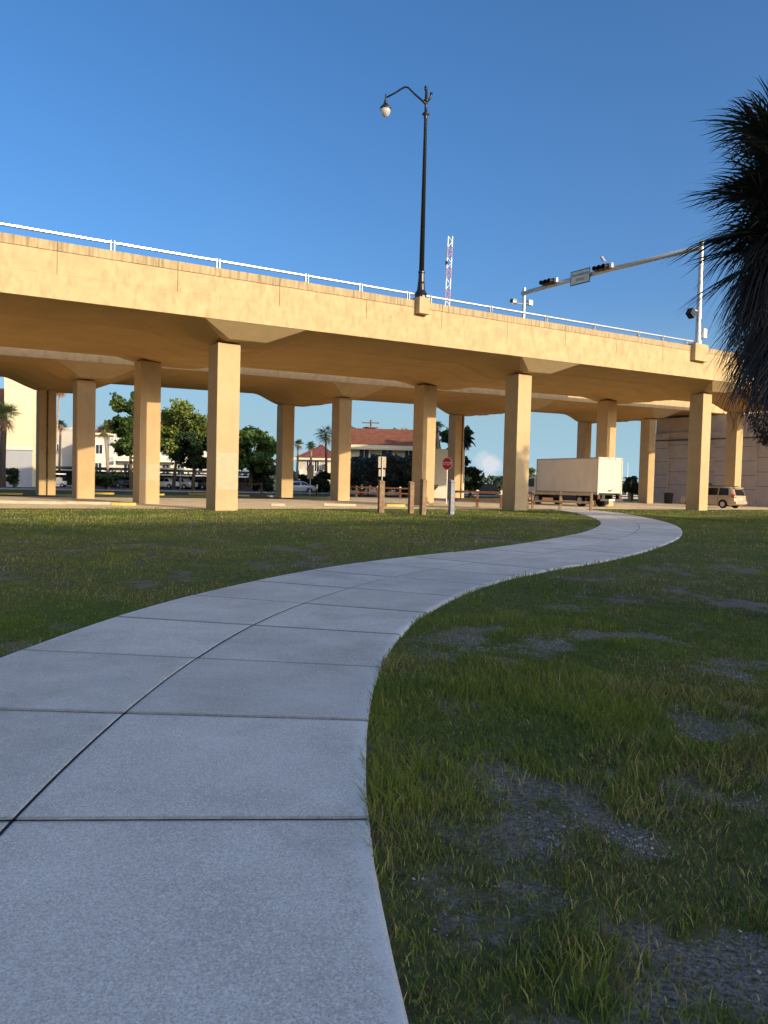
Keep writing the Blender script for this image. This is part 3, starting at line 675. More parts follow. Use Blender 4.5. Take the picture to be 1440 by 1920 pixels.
# ------------------------------------------------------------------ signal gantry
sg = px_to_s(1308, -1.5, lambda s: zA(s)+2.4)
pedestal(ovA, sg, -1.5, zA, .80, 1.2)
g0 = BW(sg, -1.5, zA(sg)+2.42); Lg = 17.6
gt = thing('signal_gantry', 'grey steel gantry with a long arm spanning both overpasses', 'gantry', g0, ANG)
b = MB(); b.tube([(0,0,0),(0,0,.25)], .28, 12); b.tube([(0,0,.2),(0,0,7.35)], [.2,.16], 12); b.lathe([(.17,0),(.19,.05),(.02,.12)], (0,0,7.33), 12); b.build('post', M_galv, gt, smooth=False)
zfar = zB(sg)+2.27-g0.z
b = MB(); b.tube([(0,Lg,zfar),(0,Lg,7.4)], .15, 12); b.build('post', M_galv, gt)
BZ = 6.95
b = MB(); b.tube([(-.0,-.1,BZ),(0,Lg*.5,BZ+.14),(0,Lg+.25,BZ)], [.20,.19,.18], 12); b.build('beam', M_galv, gt, smooth=True)
MB().tube([(0,0,.5),(.0,-.35,.9),(.0,-.22,1.8)], .02, 6).build('cable', M_blk, gt)
b = MB(); b.tube([(-.2,-.02,3.9),(.22,-.1,5.0),(0,-.18,7.1)], .025, 6); b.build('cable', M_blk, gt)
b = MB(); b.box(.24,-.32,.5,.62,.05,1.15); b.box(.62,-.2,.55,.72,-.1,.65); b.build('control_box', M_white, gt)
b = MB(); b.box(-.95,-.03,2.36,-.15,.03,2.42); b.build('bracket', M_galv, gt)
b = MB(); b.box(-.28,-.22,-.25,.28,.22,.25, Matrix.Translation((-.95,0,2.1)) @ Matrix.Rotation(R(35),4,'Y')); b.build('floodlight', M_blk, gt)
b = MB(); b.tube([(-1.6,Lg,5.75),(.9,Lg,6.15)], .05, 8); b.box(-1.55,Lg-.2,5.85,-1.05,Lg+.2,6.2); b.box(.45,Lg-.2,5.95,.95,Lg+.2,6.4); b.build('camera_bracket', M_galv, gt)
b = MB(); b.tube([(-1.62,Lg,6.02),(-1.4,Lg,6.04)], .15, 10); b.build('camera_lens', M_blk, gt)
M_lens = mat('dark_signal_lens', (.05,.03,.02), .3, spec=.5)
def gantry_item(pxm, fn):
    lo, hi = 0, Lg
    for _ in range(40):
        m = (lo+hi)/2; w = g0+NV*m+Vector((0,0,BZ)); v = w-Vector((0,0,EYE)); x = v.dot(X)/v.dot(d0)*FPX+720
        if x > pxm: lo = m
        else: hi = m
    return lo
for pxm, lab, extra in ((1033, 'black horizontal traffic light on the gantry arm nearer the left post', False), (1134, 'black horizontal traffic light with a raised visor, right of the white sign', True)):
    m = gantry_item(pxm, None); w = g0+NV*m+Vector((0,0,BZ+.3))
    tl = thing('traffic_light', lab, 'traffic light', w, ANG, 'traffic lights on the gantry')
    b = MB(); b.box(-.42,-.72,-.20,-.15,.72,.22); b.box(-.15,-.10,-.3,.15,.10,-.05); b.build('housing', M_blk, tl, bevel=.03)
    for k in (-.46, 0, .46):
        b = MB(); b.tube([(-.42,k,.0),(-.82,k,-.04)], [.19,.185], 14, cap=False); b.build('visor', M_blk, tl)
        b = MB(); b.tube([(-.421,k,0),(-.44,k,0)], .165, 14); b.build('lens', M_lens, tl)
    b = MB(); b.box(-.36,-.96,-.16,-.18,-.725,.2); b.build('end_cap', M_white, tl)
    if extra:
        b = MB(); b.box(-.5,-.5,.22,-.2,-.35,.8, Matrix.Rotation(R(-35),4,'X')); b.build('sensor', M_galv, tl)
m = gantry_item(1092, None); w = g0+NV*m+Vector((-.26*U.x,-.26*U.y,BZ+.05))
sgn = thing('overhead_sign', 'white two-line rectangular drawbridge sign with black border on the gantry arm', 'sign', w, ANG)
b = MB(); b.box(-.02,-1.05,-.60,.02,1.05,.60); b.build('border_plate', M_blk, sgn, bevel=.015)
b = MB(); b.box(-.026,-.97,-.52,-.0205,.97,.52); b.build('face', mat('aged_white_sign', (.62,.62,.52), .6, .1, 3.0), sgn)
Ms = Matrix.Translation((-.03,0,0)) @ Matrix(((0,0,-1,0),(-1,0,0,0),(0,1,0,0),(0,0,0,1)))
text_mesh('DRAWBRIDGE', .27, M_blk, sgn, Ms @ Matrix.Translation((0,.2,0)))
text_mesh('SIGNAL', .27, M_blk, sgn, Ms @ Matrix.Translation((0,-.2,0)))
# barrier arm (raised) behind the parapet
bz = at(836, 575, 62); bt = at(842, 443, 62)
ba = thing('barrier_arm', 'tall raised red and white lattice barrier arm rising behind the parapet', 'barrier arm', (bz.x, 62, 9.6))
b, b2 = MB(), MB(); off = Vector((bz.x, 62, 9.6)); A0 = Vector((-.10,0,0)); d_ = (bt-bz).normalized(); Lb = (bt-off).length
sidev = Vector((.17,0,0))
for k in range(14):
    mb = b if k % 2 else b2
    for sg_ in (-1, 1):
        mb.tube([d_*(Lb*k/14)+sidev*sg_, d_*(Lb*(k+1)/14)+sidev*sg_], .045, 6)
    mb.tube([d_*(Lb*k/14)-sidev, d_*(Lb*(k+.5)/14)+sidev, d_*(Lb*(k+1)/14)-sidev], .03, 5)
nf = len(b.f); b.add(b2.v, b2.f); lo = b.build('lattice', M_white, ba, fix=False); lo.data.materials.append(mat('faded_red', (.52,.27,.28), .6))
for i_, p_ in enumerate(lo.data.polygons): p_.material_index = int(i_ >= nf)
for f_, sg_ in ((.3,-1),(.43,-1),(.82,-1)): MB().box(-.1,-.1,-.12,.1,.1,.12, Matrix.Translation(d_*Lb*f_+sidev*sg_*1.3)).build('warning_light', M_blk, ba)

# ------------------------------------------------------------------ abutment building at the right end
ab = thing('abutment_building', 'grey brown precast panel building under the far end of the overpasses', 'building', BW(67, 0), ANG)
b = MB(); b.box(0,-14,-.2,14,24.2,8.4); b.box(.4,-14,8.4,14,24.0,10.2); b.build('wall', M_abut, ab)
for n_ in (-13.99, 3.2, 10.8, 13.4, 21.8): MB().box(-.24,n_,-.1,-.002,n_+2.3,8.3).build('pilaster', M_abut, ab)
b = MB()
for z in (1.75,3.3,4.9,6.5):
    for n_ in (-13.99, 3.2, 10.8, 13.4, 21.8): MB().box(-.243,n_,z,-.2405,n_+2.3,z+.05).build('panel_joint', M_abut2, ab)
    MB().box(-.004,5.52,z+.4,-.0015,10.78,z+.45).build('panel_joint', M_abut2, ab); MB().box(-.004,15.72,z+.4,-.0015,21.78,z+.45).build('panel_joint', M_abut2, ab)
for n_ in (8.0, 18.6): MB().box(-.0045,n_,0,-.0018,n_+.05,8.3).build('panel_joint', M_abut2, ab)
b = MB(); b.box(-.30,-14.1,7.4,.0,24.3,7.55); b.build('ledge', M_abut2, ab)
b = MB(); b.box(-.06,16.2,0,-.005,17.7,2.35); dr = b.build('door', mat('grey_steel_door', (.30,.26,.22), .6), ab)
b = MB(); b.box(-.07,16.12,0,-.004,16.198,2.45); b.box(-.07,17.702,0,-.004,17.78,2.45); b.box(-.07,16.2,2.352,-.004,17.7,2.45); b.build('door_frame', M_abut2, dr)
b = MB(); b.box(-.3,18.0,3.1,-.004,18.35,3.4); b.build('wall_light', M_blk, ab)
tcn = at(1253, 941, 86); 
b = MB(); b.lathe([(.42,0),(.50,1.0),(.56,1.02),(.56,1.12),(.3,1.22),(.05,1.24)], n=14)
tcan = thing('trash_can', 'black lidded trash can beside the grey door', 'trash can', (tcn.x, 86, .005)); b.build('bin', M_blk, tcan)
b = MB(); b.tube([(-.25,-.45,1.05),(-.25,-.6,1.1),(.25,-.6,1.1),(.25,-.45,1.05)], .03, 6); b.build('handle', M_blk, tcan)

# ------------------------------------------------------------------ wooden posts, fences, signs, wheel stops
def bollard(px, py, ptop, wpx, m, lab, rz, tilt=0.0):
    g = G(px, py); dep = g.y; k = dep/FPX; h = (py-ptop)*k; w = wpx*k*.40
    t_ = thing('wooden_post', lab, 'post', (g.x, g.y, 0), rz, 'posts along the end of the lawn'); t_.rotation_euler = (0, tilt, rz)
    b = MB(); b.add([(-w,-w,-.2),(w,-w,-.2),(w,w,-.2),(-w,w,-.2),(-w,-w,h-.06),(w,-w,h-.06),(w,w,h-.01),(-w,w,h-.01)], ((0,3,2,1),(4,5,6,7),(0,1,5,4),(1,2,6,5),(2,3,7,6),(3,0,4,7)))
    b.build('post', m, t_, bevel=.02)
    b = MB(); b.box(-w*1.01,-w*1.01,h*.90,w*1.01,w*1.01,h*.915); b.build('groove_band', M_woodd, t_)
bollard(714, 961, 900, 13, M_wood, 'square wooden post in front of the two-panel sign', R(20))
bollard(770, 962, 902, 11, M_wood, 'slim pale wooden post close left of its darker twin', R(25))
bollard(792, 965, 897, 12, M_wood, 'darker wooden post leaning slightly, second from the stop sign', R(35), R(.8))
bollard(846, 964, 899, 11, M_greywood, 'grey weathered post below the red stop sign', R(25))
def fence(lab, pts, h, m, white_top=False, rails=(.88,.45)):
    """pts: list of (x,y) posts"""
    o = Vector((pts[0][0], pts[0][1], 0)); t_ = thing('wooden_fence', lab, 'fence', o)
    P = [Vector((x, y, 0))-o for x, y in pts]
    for q_ in P:
        b = MB(); b.box(q_.x-.085,q_.y-.085,-.1,q_.x+.085,q_.y+.085,h); ps = b.build('fence_post', m, t_, bevel=.015)
        if white_top:
            b = MB(); b.box(q_.x-.092,q_.y-.092,h*.78,q_.x+.092,q_.y+.092,h+.012); b.build('reflective_cap', M_white, ps)
    for i in range(len(P)-1):
        a_, c_ = P[i], P[i+1]; d_ = (c_-a_); L = d_.length; d_.normalize(); sd_ = Vector((d_.y,-d_.x,0))
        for r_ in rails:
            z = h*r_; b = MB(); A = a_+sd_*.11; C_ = c_+sd_*.11; hh = .075
            b.add([A+Vector((0,0,z-hh)),C_+Vector((0,0,z-hh+.01)),C_+Vector((0,0,z+hh+.01)),A+Vector((0,0,z+hh)),A+sd_*.05+Vector((0,0,z-hh)),C_+sd_*.05+Vector((0,0,z-hh+.01)),C_+sd_*.05+Vector((0,0,z+hh+.01)),A+sd_*.05+Vector((0,0,z+hh))],
                  ((0,1,2,3),(4,7,6,5),(0,4,5,1),(3,2,6,7),(0,3,7,4),(1,5,6,2)))
            b.build('rail', m, t_)
def gx_(px, Y): return (at(px, 900, Y).x, Y)
fence('brown two-rail wooden fence in front of the box truck', [gx_(990,52.5), gx_(1000,52), gx_(1052,51.2), gx_(1110,50.4)], 1.22, M_wood)
fence('brown two-rail wooden fence between the stop sign and the shaded column', [gx_(852,52.5), gx_(896,52), gx_(941,51.5)], 1.18, M_woodd, True)
fence('long dark wooden fence with white-capped posts behind the middle columns', [gx_(636,76), gx_(669,75.5), gx_(709,75), gx_(751,74.5), gx_(795,74)], 1.15, M_woodd, True)
fence('short grey brown rail fence beside the road left of the thin pole', [gx_(400,86), gx_(440,86), gx_(491,86)], 1.2, M_woodd, False, (.85,))
def stub(px, py, ptop, lab):
    g = G(px, py); k = g.y/FPX; h = (py-ptop)*k; t_ = thing('marker_post', lab, 'marker post', (g.x, g.y, 0), 0, 'small white marker posts')
    b = MB(); b.tube([(0,0,-.1),(0,0,h)], .09, 8); ps = b.build('post', M_woodd, t_)
    b = MB(); b.tube([(0,0,h*.62),(0,0,h+.02)], .098, 8); b.build('reflective_band', M_white, t_)
stub(594, 930, 909, 'black and white striped marker post standing alone on the grass by the road')
stub(678, 931, 909, 'white-topped marker post just right of the first fence post')
stub(690, 929, 904, 'taller white marker post, rightmost of the pair behind the fence')
# two-panel sign seen from behind
g = G(707, 950); ts = thing('parking_sign', 'two stacked sign panels seen from behind on a pole', 'sign', (g.x, g.y, 0), R(12)); k = g.y/FPX
zc = lambda py: (950-py)*k
x_ = (715-707)*k
b = MB(); b.tube([(x_-.0,0,-.1),(x_,0,zc(856))], .035, 8); b.build('pole', M_galv, ts)
M_sgb = mat('dull_sign_back', (.42,.35,.26), .55, .1, 4.0)
b = MB(); b.box(x_-.25,.045,zc(877),x_-.045,.06,zc(856)); b.box(x_+.045,.045,zc(877),x_+.25,.06,zc(856)); b.box(x_-.06,.062,zc(876),x_+.06,.07,zc(857)); b.build('panel', M_sgb, ts)
b = MB(); b.box(x_-.21,.045,zc(893),x_-.045,.06,zc(880)); b.box(x_+.045,.045,zc(893),x_+.21,.06,zc(880)); b.box(x_-.06,.062,zc(892),x_+.06,.07,zc(881)); b.build('panel', M_sgb, ts)
# stop sign
g = G(836, 944.5); st = thing('stop_sign', 'red octagonal stop sign on a slim white pole', 'stop sign', (g.x, g.y, 0), R(-42)); k = g.y/FPX
H = (944.5-869.5)*k; b = MB(); b.tube([(0,0.05,-.1),(0,.05,H+.35)], .04, 8); b.build('pole', M_white, st)
rad = .52; oc8 = [(rad*math.cos(PI/8+k_*PI/4), rad*math.sin(PI/8+k_*PI/4)) for k_ in range(8)]
b = MB(); b.prism(oc8, lambda a_, c_: (a_, 0, H+c_), lambda a_, c_: (a_, .006, H+c_)); b.build('border', M_white, st)
b = MB(); b.prism([(a_*.93, c_*.93) for a_, c_ in oc8], lambda a_, c_: (a_, -.005, H+c_), lambda a_, c_: (a_, -.0005, H+c_)); b.build('face', M_signred, st)
text_mesh('STOP', .36, M_white, st, Matrix.Translation((0,-.006,H)) @ Matrix.Rotation(R(90),4,'X'))
# small signs and poles near the road
def board(px, pyb, x0, x1, y0, y1, lab, m, legs=1, rz=0.0):
    Y = G(px, pyb).y; k = Y/FPX; p0 = G(px, pyb); t_ = thing('roadside_sign', lab, 'sign', (p0.x, p0.y, 0), rz)
    b = MB(); b.box((x0-px)*k,-.03,(pyb-y1)*k,(x1-px)*k,.0,(pyb-y0)*k); b.build('board', m, t_)
    b = MB()
    for q_ in ([0] if legs == 1 else [(x0-px)*k+.1, (x1-px)*k-.1]): b.tube([(q_,.04,-.1),(q_,.04,(pyb-y0)*k-.03)], .05, 8)
    b.build('pole', M_galv, t_)
board(581, 930, 575, 587, 872, 898, 'grey brown sign on a pole beside the grass, right of the thin-based column', M_sgb)
board(472, 915, 464, 482, 880, 891, 'small white board on two legs before the dark leafy tree', M_white, 2)
g = G(505.5, 915); lp = thing('light_pole', 'thin pale pole standing behind the dark tree', 'pole', (g.x, g.y, 0)); k = g.y/FPX
b = MB(); b.tube([(0,0,0),(0,0,(915-818)*k)], [.11,.07], 8); b.build('pole', M_galv, lp); b = MB(); b.tube([(0,0,(915-822)*k),(-.9,0,(915-815)*k)], .05, 6); b.build('arm', M_galv, lp)
g = G(503, 917); cn = thing('traffic_cone', 'orange traffic cone at the road edge by the thin pole', 'cone', (g.x-.3, g.y-1.5, .006))
b = MB(); b.box(-.3,-.3,0,.3,.3,.06); b.build('cone_base', M_dkrub, cn); b = MB(); b.lathe([(.24,.06),(.06,1.0)], n=14); b.build('cone_body', mat('orange_cone', (.65,.16,.05), .6), cn); b = MB(); b.lathe([(.165,.45),(.115,.70)], n=14); b.build('reflective_band', M_white, cn)
def stop(px, py, L, lab, m):
    g = G(px, py); k = g.y/FPX; w = L*k/2; t_ = MB()
    pr = [(-.12,0),(.12,0),(.09,.15),(-.09,.15)]
    t_.prism(pr, lambda a_, c_: (-w, a_, c_), lambda a_, c_: (w, a_, c_))
    o = t_.build('wheel_stop', m, None, bevel=.02, loc=(g.x, g.y, .006)); o.rotation_euler = (0, 0, R(12))
    tag(o, lab, 'wheel stop', 'wheel stops in the gravel lot')
for a_ in ((18,928,46,'yellow wheel stop at the left picture edge on the grass strip',M_yel),(196,927,34,'yellow wheel stop right beside the column base, under the leaning palm',M_yel),
           (232,948,44,'yellowish wheel stop at the lawn edge in front of the second column',M_yel),(166,946,78,'long pale wheel stop at the lawn edge, second from the left',M_stop),
           (58,945,130,'longest pale wheel stop at the lawn edge on the far left',M_stop),(372,928,36,'pale yellow wheel stop beyond the lot, left of the tall front column',M_yel),
           (457,931,22,'short pale wheel stop right of the tall front column',M_stop),(511,932,22,'small pale wheel stop left of the slim middle column',M_stop),
           (521,949,26,'broken pale wheel stop lying near the lawn',M_stop),(637,949,60,'long pale wheel stop left of the wooden posts',M_stop),
           (742,950,36,'pale wheel stop between the first two wooden posts',M_yel),(1138,947,18,'small pale block behind the truck',M_stop),(300,929,16,'short yellow wheel stop right of the patched column',M_yel)): stop(*a_)

# ------------------------------------------------------------------ vehicles
def wheel(t_, c, r, w, side):
    b = MB(); prof = [(r*.62,-w/2),(r*.93,-w/2),(r,-w/2+.03),(r,w/2-.03),(r*.93,w/2),(r*.62,w/2)]
    n = 20; vs = []; fs = []
    for rr, yy in prof:
        for k in range(n): vs.append((c[0]+rr*math.cos(2*PI*k/n), c[1]+yy, c[2]+rr*math.sin(2*PI*k/n)))
    for i in range(len(prof)-1):
        for k in range(n): a_, b_ = i*n+k, i*n+(k+1) % n; fs.append((a_, b_, b_+n, a_+n))
    fs += [tuple(range(n)), tuple(range((len(prof)-1)*n, len(prof)*n))]
    b.add(vs, fs); wh = b.build('wheel', M_dkrub, t_)
    b = MB(); y0, y1 = c[1]+side*w*.5, c[1]+side*(w*.5+.012)
    b.tube([(c[0],y0,c[2]),(c[0],y1,c[2])], r*.60, 18)
    for k in range(6):
        a_ = k*PI/3; b.tube([(c[0],y1+side*.006,c[2]),(c[0]+r*.52*math.cos(a_),y1+side*.006,c[2]+r*.52*math.sin(a_))], r*.085, 6)
    b.build('rim', mat('silver_alloy', (.55,.54,.52), .35, metal=.6), wh)
def car(label, loc, rz, colm, st, wheels, wr, k=1.0, group=None, name='parked_car', cat='car', pillars=()):
    """st: stations (x, half width, z bottom, z belt, z top, half top width); x forward"""
    t_ = thing(name, label, cat, loc, rz, group); t_.scale = (k,k,k)
    ring = []
    for (x, w, zb, zl, zt, wt) in st:
        ring.append([(x,w*.80,zb),(x,w*.97,zb+.06),(x,w,zb+(zl-zb)*.45),(x,w*.985,zl-.05),(x,w*.955,zl),(x,wt+.02,zt-.07) if zt > zl+.1 else (x,w*.93,zl+.01),(x,wt-.08,zt) if zt > zl+.1 else (x,w*.8,zt),(x,0,zt+.025)])
    n = len(ring[0]); full = [r_+[(x,-y,z) for x, y, z in r_[-2::-1]] for r_ in ring]; N = len(full[0])
    b = MB(); vs = [v for r_ in full for v in r_]; fs = []
    for i in range(len(full)-1):
        for j in range(N): fs.append((i*N+j, i*N+(j+1) % N, (i+1)*N+(j+1) % N, (i+1)*N+j))
    fs += [tuple(range(N))[::-1], tuple(range((len(full)-1)*N, len(full)*N))]
    b.add(vs, fs); o = b.build('body', colm, t_, smooth=True)
    m_ = o.modifiers.new('split', 'EDGE_SPLIT'); m_.split_angle = R(38)
    # side glass between belt and roof rail, with pillars left
    xs = [(s_[0], s_) for s_ in st if s_[4] > s_[3]+.1]
    def side_pt(x, f, sgn, off=.012):
        for i in range(len(st)-1):
            a_, c_ = st[i], st[i+1]
            if a_[0] <= x <= c_[0]:
                u = (x-a_[0])/(c_[0]-a_[0]+1e-9); q_ = [a_[j]*(1-u)+c_[j]*u for j in range(6)]
                lo = (q_[1]*.955, q_[3]); hi = (q_[5]+.02, q_[4]-.07)
                return (x, sgn*(lo[0]*(1-f)+hi[0]*f+off), lo[1]*(1-f)+hi[1]*f)
        return None
    for sgn in (1, -1):
        for (xa, xb, xta, xtb) in pillars:
            p_ = [side_pt(xa,.06,sgn), side_pt(xb,.06,sgn), side_pt(xtb,.93,sgn), side_pt(xta,.93,sgn)]
            q_ = [(v[0], v[1]-sgn*.02, v[2]) for v in p_]
            b = MB(); b.add(p_+q_, ((0,1,2,3),(7,6,5,4),(0,4,5,1),(1,5,6,2),(2,6,7,3),(3,7,4,0))); b.build('side_window', M_dkgl, t_)
    W_ = max(s_[1] for s_ in st)
    for x in wheels:
        for sgn in (1, -1):
            b = MB(); vs = []; nn = 14
            for a_ in range(nn+1):
                an = PI*a_/nn; vs.append((x+math.cos(an)*wr*1.18, sgn*(W_+.004), wr+math.sin(an)*wr*1.18))
            vs += [(x-wr*1.18, sgn*(W_+.004), wr*.55), (x+wr*1.18, sgn*(W_+.004), wr*.55)]
            vs2 = [(v[0], v[1]-sgn*.25, v[2]) for v in vs]; m2 = len(vs)
            b.add(vs+vs2, [tuple(range(m2)), tuple(range(m2, 2*m2))]+[(k_, (k_+1) % m2, m2+(k_+1) % m2, m2+k_) for k_ in range(m2)]); b.build('wheel_arch', M_dkrub, t_)
            wheel(t_, (x, sgn*(W_-.07), wr), wr, .2, sgn)
    return t_
M_gold = mat('champagne_car_paint', (.50,.40,.27), .3, metal=.25, spec=.5)
M_tail = mat('red_tail_lamp', (.35,.012,.01), .2, spec=.5)
vst = [(-2.54,.82,.42,.98,1.0,.8),(-2.50,.90,.32,1.02,1.06,.8),(-2.30,.97,.28,1.06,1.60,.70),(-2.02,.985,.26,1.06,1.76,.74),(-1.2,.985,.22,1.04,1.80,.76),(0,.985,.22,1.02,1.80,.77),(.7,.985,.22,1.0,1.74,.75),(1.25,.98,.22,1.0,1.42,.74),(1.62,.97,.22,1.0,1.06,.74),(2.2,.93,.24,.90,.93,.7),(2.5,.80,.28,.78,.80,.6),(2.58,.66,.34,.66,.68,.5)]
gv_ = at(1390, 935, 70.0); F_ang = math.atan2(NV.y, NV.x)
rear = Vector((at(1401,935,69.2).x, 69.2, 0)); Fv = NV; side_r = Vector((Fv.y,-Fv.x,0))   # right-hand side of the van
vloc = rear+Fv*2.54*1.08-side_r*.98*1.08
van = car('gold minivan parked behind the right front column with its rear in the sun', (vloc.x, vloc.y, .006), F_ang, M_gold, vst, (-1.55,1.5), .34, 1.08, None, 'parked_minivan', 'minivan', ((-2.0,-1.12,-1.9,-1.12),(-1.02,-.05,-1.02,-.05),(.05,1.15,.05,.72)))
def vpart(nm, m, fn, bev=0.0):
    b = MB(); fn(b); return b.build(nm, m, van, bevel=bev)
vpart('rear_window', M_dkgl, lambda b: b.add([(-2.545,.66,1.09),(-2.545,-.66,1.09),(-2.32,-.60,1.58),(-2.32,.60,1.58),(-2.48,.66,1.09),(-2.48,-.66,1.09),(-2.25,-.6,1.58),(-2.25,.6,1.58)], ((0,1,2,3),(7,6,5,4),(0,4,5,1),(1,5,6,2),(2,6,7,3),(3,7,4,0))))
for sgn in (1, -1):
    vpart('tail_light', M_tail, lambda b: b.add([(-2.56,sgn*.70,.88),(-2.56,sgn*.86,.88),(-2.30,sgn*.985,.92),(-2.30,sgn*.97,1.22),(-2.46,sgn*.80,1.18),(-2.5,sgn*.70,1.0),(-2.3,sgn*.7,.9)], ((0,1,4,5),(1,2,3,4),(0,5,6),(5,4,3,6),(0,6,2,1),(2,6,3))))
vpart('rear_bumper', M_gold, lambda b: b.box(-2.66,-.86,.36,-2.40,.86,.62), .06)
vpart('licence_plate', M_white, lambda b: b.box(-2.575,-.16,.72,-2.552,.16,.86))
vpart('spoiler', M_gold, lambda b: b.box(-2.42,-.62,1.66,-2.05,.62,1.74), .02)
vpart('roof_rails', M_blk, lambda b: (b.tube([(-1.9,.68,1.84),(.5,.70,1.84)], .03, 6), b.tube([(-1.9,-.68,1.84),(.5,-.70,1.84)], .03, 6)))
vpart('door_seam', M_dkrub, lambda b: (b.box(-1.08,.975,.35,-1.065,.992,1.04), b.box(0,.975,.3,.015,.992,1.02)))
for sgn in (1,-1): vpart('side_mirror', M_gold, lambda b: b.box(.92,sgn*.98,1.05,1.08,sgn*1.2,1.22), .03)
# box truck
M_box = mat('off_white_truck_panel', (.90,.80,.64), .5, .06, 1.0, streak=((.62,.54,.42), (1.5,1.5,.4), .5, .8, .5))
tr_rear = at(1120.5, 900, 60.0); TF = Vector((-.42,.907,0)).normalized(); TR = Vector((TF.y,-TF.x,0))
tw, tl_ = 2.45, 8.0
trk = thing('box_truck', 'off-white box truck parked with its pale rear door in the sun', 'truck', (tr_rear.x+TR.x*tw/2, tr_rear.y+TR.y*tw/2, .006), math.atan2(TF.y, TF.x))
def tpart(nm, m, fn, par=None, bev=0.0):
    b = MB(); fn(b); return b.build(nm, m, par or trk, bevel=bev)
h0, h1 = 1.12, 3.92; hw = tw/2
cb = tpart('cargo_box', M_box, lambda b: b.box(.06,-hw+.03,h0,tl_-.05,hw-.03,h1-.02), None, .03)
def trim(b):
    for y in (-hw, hw-.07):
        b.box(0,y,h0-.08,tl_,y+.07,h0+.07); b.box(.0,y,h1-.09,tl_,y+.07,h1); b.box(tl_-.08,y,h0+.07,tl_,y+.07,h1-.09)
tpart('side_trim', mat('dull_aluminium_trim', (.40,.36,.31), .5, metal=.3), trim)
def rframe(b):
    b.box(-.03,-hw,h0-.1,.05,-hw+.12,h1+.02); b.box(-.03,hw-.12,h0-.1,.05,hw,h1+.02); b.box(-.03,-hw+.12,h1-.16,.05,hw-.12,h1+.02)
tpart('rear_frame', mat('grey_white_frame', (.50,.48,.42), .5, .1, 4.0), rframe)
rd = tpart('roll_up_door', mat('ivory_roll_door', (.60,.565,.44), .5), lambda b: [b.box(.0,-hw+.125,h0+.02+k*.44,.058,hw-.125,h0+.02+k*.44+.434) for k in range(6)])
tpart('door_handle', M_blk, lambda b: (b.box(-.04,-.18,h0+.16,-.002,.14,h0+.26), b.box(-.03,-.3,h0+.3,-.002,-.2,h0+.36)), rd)
for y in (-hw+.03, -.5, .1, hw-.1): tpart('marker_light', M_tail, lambda b: b.box(-.05,y,h1-.12,-.031,y+.08,h1-.06))
def und(b):
    b.box(.1,-.5,.62,tl_+1.2,-.36,.98); b.box(.1,.36,.62,tl_+1.2,.5,.98)
    for k in range(9): b.box(.4+k*.9,-hw+.1,.98,.5+k*.9,hw-.1,1.10)
    b.box(2.7,hw-.75,.45,4.4,hw-.15,.95); b.box(2.7,-hw+.15,.5,3.9,-hw+.6,.95)
tpart('chassis', M_blk, und)
def bump(b):
    b.box(-.30,-hw+.1,.52,-.12,hw-.1,.68)
    for y in (-.9,.8): b.box(-.2,y,.6,.2,y+.1,1.0)
    b.box(-.06,-hw+.02,.55,.0,-hw+.4,1.0); b.box(-.06,hw-.4,.55,.0,hw-.02,1.0)
tpart('rear_bumper', M_blk, bump)
for y in (-hw+.1, hw-.25): tpart('tail_light', M_tail, lambda b: b.box(-.075,y,.72,-.061,y+.15,.88))
tpart('bumper_plate', M_white, lambda b: b.box(-.315,-.3,.54,-.301,.3,.66))
for sgn in (1, -1):
    wheel(trk, (2.1, sgn*(hw-.22), .46), .46, .42, sgn); wheel(trk, (7.9, sgn*(hw-.2), .46), .46, .28, sgn)
    tpart('mud_flap', M_dkrub, lambda b: b.box(1.4,sgn*(hw-.25)-.22,.2,1.43,sgn*(hw-.25)+.22,1.0))
cab = tpart('cab', M_white, lambda b: b.prism([(tl_+.1,.55),(tl_+1.9,.55),(tl_+2.0,1.0),(tl_+1.9,1.45),(tl_+1.35,2.35),(tl_+.1,2.45)], lambda a_, c_: (a_,-1.05,c_), lambda a_, c_: (a_,1.05,c_)), None, .08)
for sgn in (1,-1): tpart('cab_window', M_dkgl, lambda b: b.prism([(tl_+.5,1.5),(tl_+1.7,1.5),(tl_+1.32,2.2),(tl_+.5,2.25)], lambda a_, c_: (a_,sgn*1.052,c_), lambda a_, c_: (a_,sgn*1.03,c_)), cab)
# sedans under the carport and beside the road
cst = [(-2.3,.72,.38,.84,.87,.6),(-2.2,.84,.3,.92,.95,.7),(-1.5,.89,.24,.94,.98,.66),(-.9,.9,.2,.94,1.42,.58),(-.3,.9,.2,.92,1.47,.6),(.5,.9,.2,.90,1.40,.6),(1.25,.9,.2,.90,.96,.66),(2.0,.86,.22,.78,.80,.64),(2.3,.70,.3,.62,.64,.5)]
cg = {}
for nm, c_ in (('silver', (.45,.46,.48)), ('dark grey', (.06,.065,.07)), ('white', (.75,.75,.74)), ('blue grey', (.10,.14,.20))):
    cg[nm] = mat(nm.replace(' ', '_')+'_car_paint', c_, .3, metal=.2, spec=.5)
sp_ = ((-1.45,-.42,-.85,-.42),(-.32,1.1,-.32,.45))
def parked(px, py, Y, rz, colr, lab):
    w = at(px, py, Y); return car(lab, (w.x, Y, .006), rz, cg[colr], cst, (-1.4,1.4), .32, 1.0, 'cars parked beyond the overpass', 'parked_car', 'car', sp_)
parked(340, 900, 103, R(150), 'silver', 'silver car under the carport left of the tall front column')
parked(374, 900, 104, R(150), 'dark grey', 'dark grey car under the carport tight beside the tall front column')
parked(312, 900, 103, R(150), 'white', 'white car under the carport just right of the patched column')
parked(555, 905, 92, R(205), 'white', 'white car half hidden by the slim middle column')
parked(218, 905, 104, R(150), 'blue grey', 'blue grey car behind the low shrubs and palm trunk')
